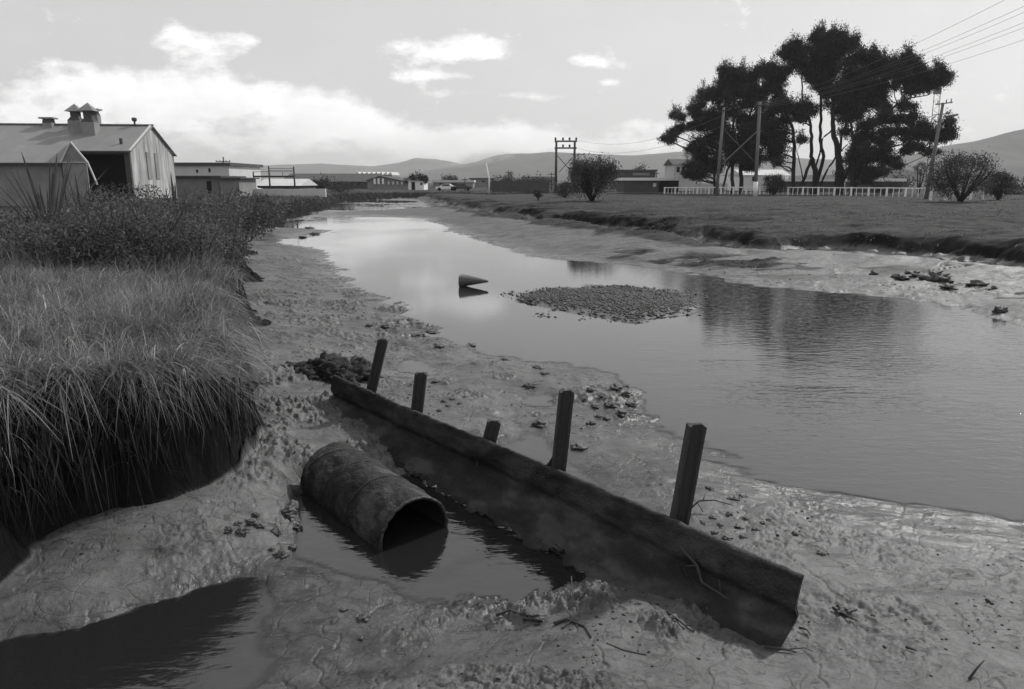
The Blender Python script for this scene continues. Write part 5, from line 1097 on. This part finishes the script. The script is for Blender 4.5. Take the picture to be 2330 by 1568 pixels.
# tall wire frame
def wire_frame():
    Y = 105; root = thing('wire_frame', 'tall frame of three dark poles joined by wires on the left bank', 'pole frame', (AT(620, 430, Y)[0], Y, 1.2)); q = []
    for x, yt in ((576, 391), (611, 378), (668, 379)):
        t_ = Vector(AT(x, yt, Y)); MB().tube([(t_.x, Y, 1.1), t_], [.14, .1], 8).build('pole', M['poled'], root, smooth=True); q.append(t_.x)
    for yw, x0 in ((391, 576), (401, 576), (402.5, 576), (384, 611), (388, 611)):
        a, b_ = Vector(AT(x0, yw, Y)), Vector(AT(668, yw, Y)); a.x = q[0] if x0 == 576 else q[1]; b_.x = q[2]; MB().tube([a, b_], .035 if yw < 400 else .08, 5).build('rail' if yw > 400 else 'wire', M['poled'], root)
    MB().tube([(AT(643, 391, Y)[0], Y, AT(643, 391, Y)[2]), (AT(643, 391, Y)[0], Y, AT(643, 401, Y)[2])], .04, 5).build('strut', M['poled'], root)
wire_frame()
def portal():
    Y = 150; root = thing('portal_pylon', 'tall two legged power portal with cross bracing above the feathery bush', 'pylon', (AT(1287, 420, Y)[0], Y, 1.2)); P = lambda x, y: Vector(AT(x, y, Y))
    for x in (1266, 1308):
        t_ = P(x, 320); MB().tube([(t_.x, Y, 1.0), t_], [.30, .22], 10).build('leg', M['poled'], root, smooth=True)
    arms_ = []
    for y, x0, x1 in ((321.5, 1262, 1313), (337, 1262, 1312)): arms_.append(MB().bar(P(x0, y), P(x1, y), .26, .3).build('crossarm', M['poled'], root))
    for (a, b_) in (((1268, 354), (1294, 384)), ((1303, 358), (1272, 392))): MB().bar(P(*a), P(*b_), .13, .13).build('brace', M['poled'], root)
    for x, y in ((1264, 320), (1281, 320), (1296, 320), (1311, 320), (1281, 336), (1296, 336)):
        q = P(x, y); MB().tube([q, q + Vector((0, 0, .25)), q + Vector((0, 0, .5)), q + Vector((0, 0, .62))], [.08, .2, .2, .08], 8).build('insulator', M['walld'], arms_[0 if y == 320 else 1])
portal()
def braced():
    Y = 93; root = thing('braced_pole_pair', 'pair of tall wooden poles joined by a diagonal brace in front of the pines', 'utility pole', (AT(1682, 445, Y)[0], Y, 1.2)); P = lambda x, y, d=0: Vector(AT(x, y, Y + d))
    for (x0, x1, yt, r_) in ((1647, 1640, 245, .19), (1729, 1718, 232, .21)):
        t_ = P(x0, yt, 0 if x0 > 1700 else 2); b_ = P(x1, 446); b_.z = 1.05; b_.y = t_.y; MB().tube([b_, t_], [r_ + .03, r_ - .03], 12).build('pole', M['pole'], root, smooth=True)
    b_ = P(1718, 446); d_ = (P(1729, 232) - b_).normalized(); MB().tube([b_ + Vector((0, 0, -.1)), b_ + d_ * 1.75], [.275, .27], 14).build('painted_base', M['white'], root, smooth=True)
    MB().bar(P(1646, 370, 2), P(1727, 295, 0), .18, .14).build('brace', M['pole'], root); MB().bar(P(1652, 300, 2.3), P(1720, 372, .3), .10, .08).build('brace', M['poled'], root)
    for (x, y, d) in ((1647, 252, 2), (1729, 240, 0)): MB().bar(P(x - 14, y + 2, d - .2), P(x + 14, y - 2, d - .2), .12, .14).build('crossarm', M['poled'], root)
braced()
# leaning pole with street light at the right
def street():
    Y = 78; root = thing('street_light_pole', 'leaning wooden pole with crossarms and a street light at the right of the pines', 'utility pole', tuple(Vector(AT(2112, 450, Y)))); P = lambda x, y, d=0: Vector(AT(x, y, Y + d))
    b_ = P(2108, 440); b_.z = 1.0; MB().tube([b_, P(2146, 234)], [.22, .14], 10).build('pole', M['pole'], root, smooth=True)
    arm = MB().bar(P(2129, 238, -.2), P(2167, 233, .2), .09, .11).build('crossarm', M['poled'], root)
    MB().bar(P(2122, 262, -.2), P(2160, 258, .2), .07, .09).build('crossarm', M['poled'], root)
    for x, y in ((2134, 236), (2153, 234), (2164, 232)): q = P(x, y, 0); MB().tube([q, q + Vector((0, 0, .32))], .05, 6).build('insulator', M['walld'], arm)
    l_ = MB().bar(P(2142, 266), P(2164, 263), .05, .05).build('lamp_arm', M['poled'], root)
    MB().tube([P(2162, 263.5), P(2166, 263), P(2178, 261), P(2181, 260)], [.05, .12, .12, .05], 8).build('lamp_head', M['wallg'], l_, smooth=True)
street()
def lattice():
    Y = 160; P = lambda x, y: Vector(AT(x, y, Y)); root = thing('lattice_mast', 'slim lattice mast rising behind the right hand pine branches', 'mast', (P(2128, 400).x, Y, 1.2)); mb = MB()
    tops = [P(2126, 212), P(2140, 212)]; bots = [Vector((P(2106, 420).x, Y, 1.2)), Vector((P(2121, 420).x, Y, 1.2))]
    for k, (t_, b_) in enumerate(zip(tops, bots)): MB().bar(b_, t_, .09).build('mast_leg', M['poled'], root)
    for i in range(24):
        f0, f1 = i / 24, (i + 1) / 24; mb.bar(bots[i % 2].lerp(tops[i % 2], f0), bots[1 - i % 2].lerp(tops[1 - i % 2], f1), .05)
    mb.build('lacing', M['poled'], root); MB().box(P(2133, 207) + Vector((0, 0, 0)), (1.5, .5, 1.3)).build('mast_head', M['wallg'], root)
lattice()
# power lines
def wire(pts3, sag, r, label, group=None):
    a, b_ = Vector(pts3[0]), Vector(pts3[1]); P = [a.lerp(b_, i / 24) - Vector((0, 0, sag * 4 * (i / 24) * (1 - i / 24))) for i in range(25)]
    o = MB().tube(P, r, 5).build('power_line', M['wire'], None, loc=tuple(a)); tag(o, label, 'power line', group)
for (x0, y0, z0, z1, z2, nm) in ((1722, 236, 93, (2900, -330), 30, ''), (1727, 238, 93, (2960, -290), 30, ''), (1731, 238, 93, (3020, -290), 30, ''), (1734, 240, 93, (3060, -260), 30, ''), (1738, 241, 93, (3080, -245), 30, ''), (1742, 243, 93, (3150, -210), 30, '')):
    wire((AT(x0, y0, z0), AT(z1[0], z1[1], z2)), 1.2, .010, 'thin power line slanting down across the top right of the sky into the pines', 'power lines at the top right')
for k, (y0, y1) in enumerate(((318, 262), (337, 285))):
    wire((AT(1312, y0, 150), AT(1647, y1, 95)), 2.0, .018, 'faint power line running from the tall portal to the braced poles', 'power lines from the portal')

# ---------------------------------------------------------------- white fence
def white_fence():
    pts = [(25.5, 123.0), (49.7, 88.0), (56.5, 78.5)]
    root = thing('white_fence', 'long low white post and rail fence with thin pickets running in front of the pines', 'fence', (25.5, 123, 1.2)); segs = []
    L_ = math.hypot(pts[1][0] - pts[0][0], pts[1][1] - pts[0][1]); d = ((pts[1][0] - pts[0][0]) / L_, (pts[1][1] - pts[0][1]) / L_); Lt = L_ + 6
    P = lambda s: (pts[0][0] + d[0] * s, pts[0][1] + d[1] * s); n = int(Lt / 2.35); dv = Vector((d[0], d[1], 0)); sv = Vector((-d[1], d[0], 0))
    for i in range(n + 1):
        x, y = P(i * 2.35); z = zt(x, y); MB().box((x, y, z + .56), (.19, .19, 1.16), dv, sv).build('post', M['white'], root)
        if i < n:
            for k in (1, 2):
                x, y = P(i * 2.35 + k * .783 + random.uniform(-.05, .05)); z = zt(x, y); t_ = random.uniform(-.06, .06); MB().bar((x, y, z - .05), (x + t_, y, z + .98), .085, .05).build('picket', M['white'], root)
            a, b_ = P(i * 2.35 + .1), P((i + 1) * 2.35 - .1); MB().bar((a[0], a[1], zt(*a) + 1.04), (b_[0], b_[1], zt(*b_) + 1.04), .10, .13).build('rail', M['white'], root)
white_fence()
for k, (x, h) in enumerate(((2209, 1.0), (2240, 1.05), (2280, 1.15), (2118, .9), (2152, 1.2))):
    Y = 76 - k; b_ = AT(x, 450, Y); z = zt(b_[0], Y); o = MB().box((b_[0], Y, z + h / 2 - .05), (.26 if k in (1, 4) else .16, .2, h)).build('white_bollard', M['white'], None, loc=(b_[0], Y, z))
    tag(o, ['thin white post directly left of the pale bollard under the right bush', 'thick pale bollard under the right bush', 'white post at the right edge past the bushes', 'short white stump left of the big right bush', 'stout white post just left of the big right bush stem'][k], 'post')

# ================================================================ hills
def hill(name, label, prof, Y0, Y1, x_pad, seed, base, amp=.12):
    """ridge heights measured at the middle distance, a rounded rise before and behind"""
    Ym = (Y0 + Y1) / 2; xs = np.array([AT(x, y, Ym)[0] for x, y in prof]); hs = np.array([AT(x, y, Ym)[2] for x, y in prof])
    nx_, ny_ = 260, 60; X = np.linspace(xs[0] - x_pad, xs[-1] + x_pad, nx_); Yv = np.linspace(Y0, Y1, ny_); XX, YY = np.meshgrid(X, Yv)
    H = np.interp(XX * Ym / YY * 1.0, xs, hs); t = (YY - Y0) / (Y1 - Y0)
    sc = (Y1 - Y0) / 3; shp = np.sin(np.pi * np.clip(t, 0, 1)) ** .8; rg = fbm(XX / sc, YY / sc, 6, seed, .55)
    Z = H * np.clip(shp * (1 + amp * rg * 1.5 * (1 - shp ** 6)) + .14 * rg * (1 - shp ** 3) * (t > 0) * (t < 1), 0, None) + H * .035 * fbm(XX / sc * 4, YY / sc * 4, 4, seed + 5)
    Z[0] = -5; Z[-1] = -5
    i_ = (np.arange(ny_ - 1)[:, None] * nx_ + np.arange(nx_ - 1)[None]).ravel(); o = mesh_obj(name, np.stack([XX, YY, Z], -1).reshape(-1, 3), np.stack([i_, i_ + 1, i_ + nx_ + 1, i_ + nx_], 1), M[base], None, smooth=True)
    tag(o, label, 'hills', kind='structure')
M['hill'] = mat('hill_scrub', .075, .95, .1, .004, .35, .0); M['hill'].node_tree.nodes['Noise Texture'].inputs['Detail'].default_value = 12
hill('hills', 'low hazy range of hills along the horizon', [(350, 385), (440, 376), (520, 374), (560, 376), (610, 378), (680, 375), (730, 374), (790, 377), (850, 379), (885, 374), (905, 371), (945, 360), (990, 362), (1040, 371), (1090, 385)], 3600, 5200, 300, 3, 'hill')
hill('hills', 'broader middle range of scrubby hills right of centre', [(930, 402), (975, 388), (1010, 382), (1045, 376), (1090, 366), (1120, 356), (1150, 351), (1200, 350), (1250, 346), (1300, 349), (1380, 352), (1450, 354), (1500, 350), (1545, 346), (1620, 350), (1700, 352), (1800, 360), (1900, 366), (2000, 362), (2080, 352), (2130, 345)], 2200, 3400, 200, 7, 'hill')
hill('hills', 'nearer hill slope rising to the right edge', [(1900, 398), (1980, 380), (2060, 358), (2120, 342), (2160, 334), (2220, 326), (2270, 315), (2310, 303), (2400, 285), (2600, 262), (2800, 262)], 1300, 2300, 50, 12, 'hill')

# distant trees on the plain
def tree(x, ytop, Y, w, label, tone=.6, name='distant_tree'):
    t_ = AT(x, ytop, Y); h = t_[2] - 1.2; root = thing(name, label, 'tree', (t_[0], Y, 1.2), 'trees on the far plain'); MB().tube([(t_[0], Y, 1.1), (t_[0] + .1, Y, 1.2 + h * .6)], [.16, .1], 6).build('trunk', M['bark'], root)
    n = 700; nc_ = 14; u = rng.normal(0, 1, (nc_, 3)); u /= np.linalg.norm(u, axis=1)[:, None]; cl = u * np.array([w * .38, w * .38, h * .22]) + np.array([t_[0], Y, 1.2 + h * .68])
    V_, F_, A_ = cards((cl[:, None] + rng.normal(0, 1, (nc_, 50, 3)) * w * .11).reshape(-1, 3), rng.uniform(.25, .6, nc_ * 50), 2, 0, rng.uniform(.6, 1.3, nc_ * 50) * tone); mesh_obj('crown', V_, F_, M['bush'], root, attrs={'tone': A_})
for i, (x, yt, Y, w) in enumerate([(935, 398, 172, 3.5), (952, 392, 176, 4.0), (962, 394, 171, 2.4), (1017, 397, 260, 4), (1032, 400, 260, 3.2), (1160, 392, 300, 4), (738, 412, 150, 5), (724, 416, 150, 4), (1135, 412, 150, 5), (1165, 411, 150, 6), (1200, 412, 150, 6), (1230, 411, 150, 5), (1460, 376, 210, 5), (2300, 420, 110, 6), (2050, 404, 150, 6)]):
    tree(x, yt, Y, w, ['dark tree behind the white house roof' if i < 3 else 'small rounded tree far off on the hazy plain'][0], .7)
# smoke
sm = bpy.data.materials.new('smoke'); sm.use_nodes = True; t = sm.node_tree; t.nodes.remove(t.nodes['Principled BSDF'])
pv = t.nodes.new('ShaderNodeVolumePrincipled'); pv.inputs['Color'].default_value = (.95, .95, .95, 1); pv.inputs['Anisotropy'].default_value = .2
nz_ = t.nodes.new('ShaderNodeTexNoise'); nz_.inputs['Scale'].default_value = .03; nz_.inputs['Detail'].default_value = 4; tcn = t.nodes.new('ShaderNodeTexCoord'); t.links.new(tcn.outputs['Object'], nz_.inputs['Vector'])
mt_ = t.nodes.new('ShaderNodeMath'); mt_.operation = 'MULTIPLY_ADD'; mt_.inputs[1].default_value = .12; mt_.inputs[2].default_value = -.045; mt_.use_clamp = True; t.links.new(nz_.outputs['Fac'], mt_.inputs[0]); t.links.new(mt_.outputs[0], pv.inputs['Density'])
t.links.new(pv.outputs[0], t.nodes['Material Output'].inputs['Volume'])
Ys = 1700; path = [(975, 384, 2), (1005, 381, 5), (1035, 374, 9), (1065, 368, 12), (1100, 361, 13), (1140, 355, 11), (1180, 351, 5)]
mb = MB(); mb.tube([AT(x, y, Ys) for x, y, r_ in path], [r_ * Ys / F for x, y, r_ in path], 14); o = mb.build('smoke_plume', sm, None, smooth=True, loc=AT(1000, 384, Ys)); tag(o, 'pale plume of smoke drifting right between the far hills', 'smoke', None, 'stuff')

# ---------------------------------------------------------------- air
hz = bpy.data.materials.new('haze_air'); hz.use_nodes = True; t = hz.node_tree; t.nodes.remove(t.nodes['Principled BSDF'])
pv = t.nodes.new('ShaderNodeVolumePrincipled'); pv.inputs['Color'].default_value = (1, 1, 1, 1); pv.inputs['Density'].default_value = .00017; pv.inputs['Anisotropy'].default_value = .2
t.links.new(pv.outputs[0], t.nodes['Material Output'].inputs['Volume'])
o = MB().box((0, 0, 160), (19000, 19000, 332)).build('haze', hz, None); tag(o, 'thin pale haze over the whole plain', 'haze', None, 'stuff')
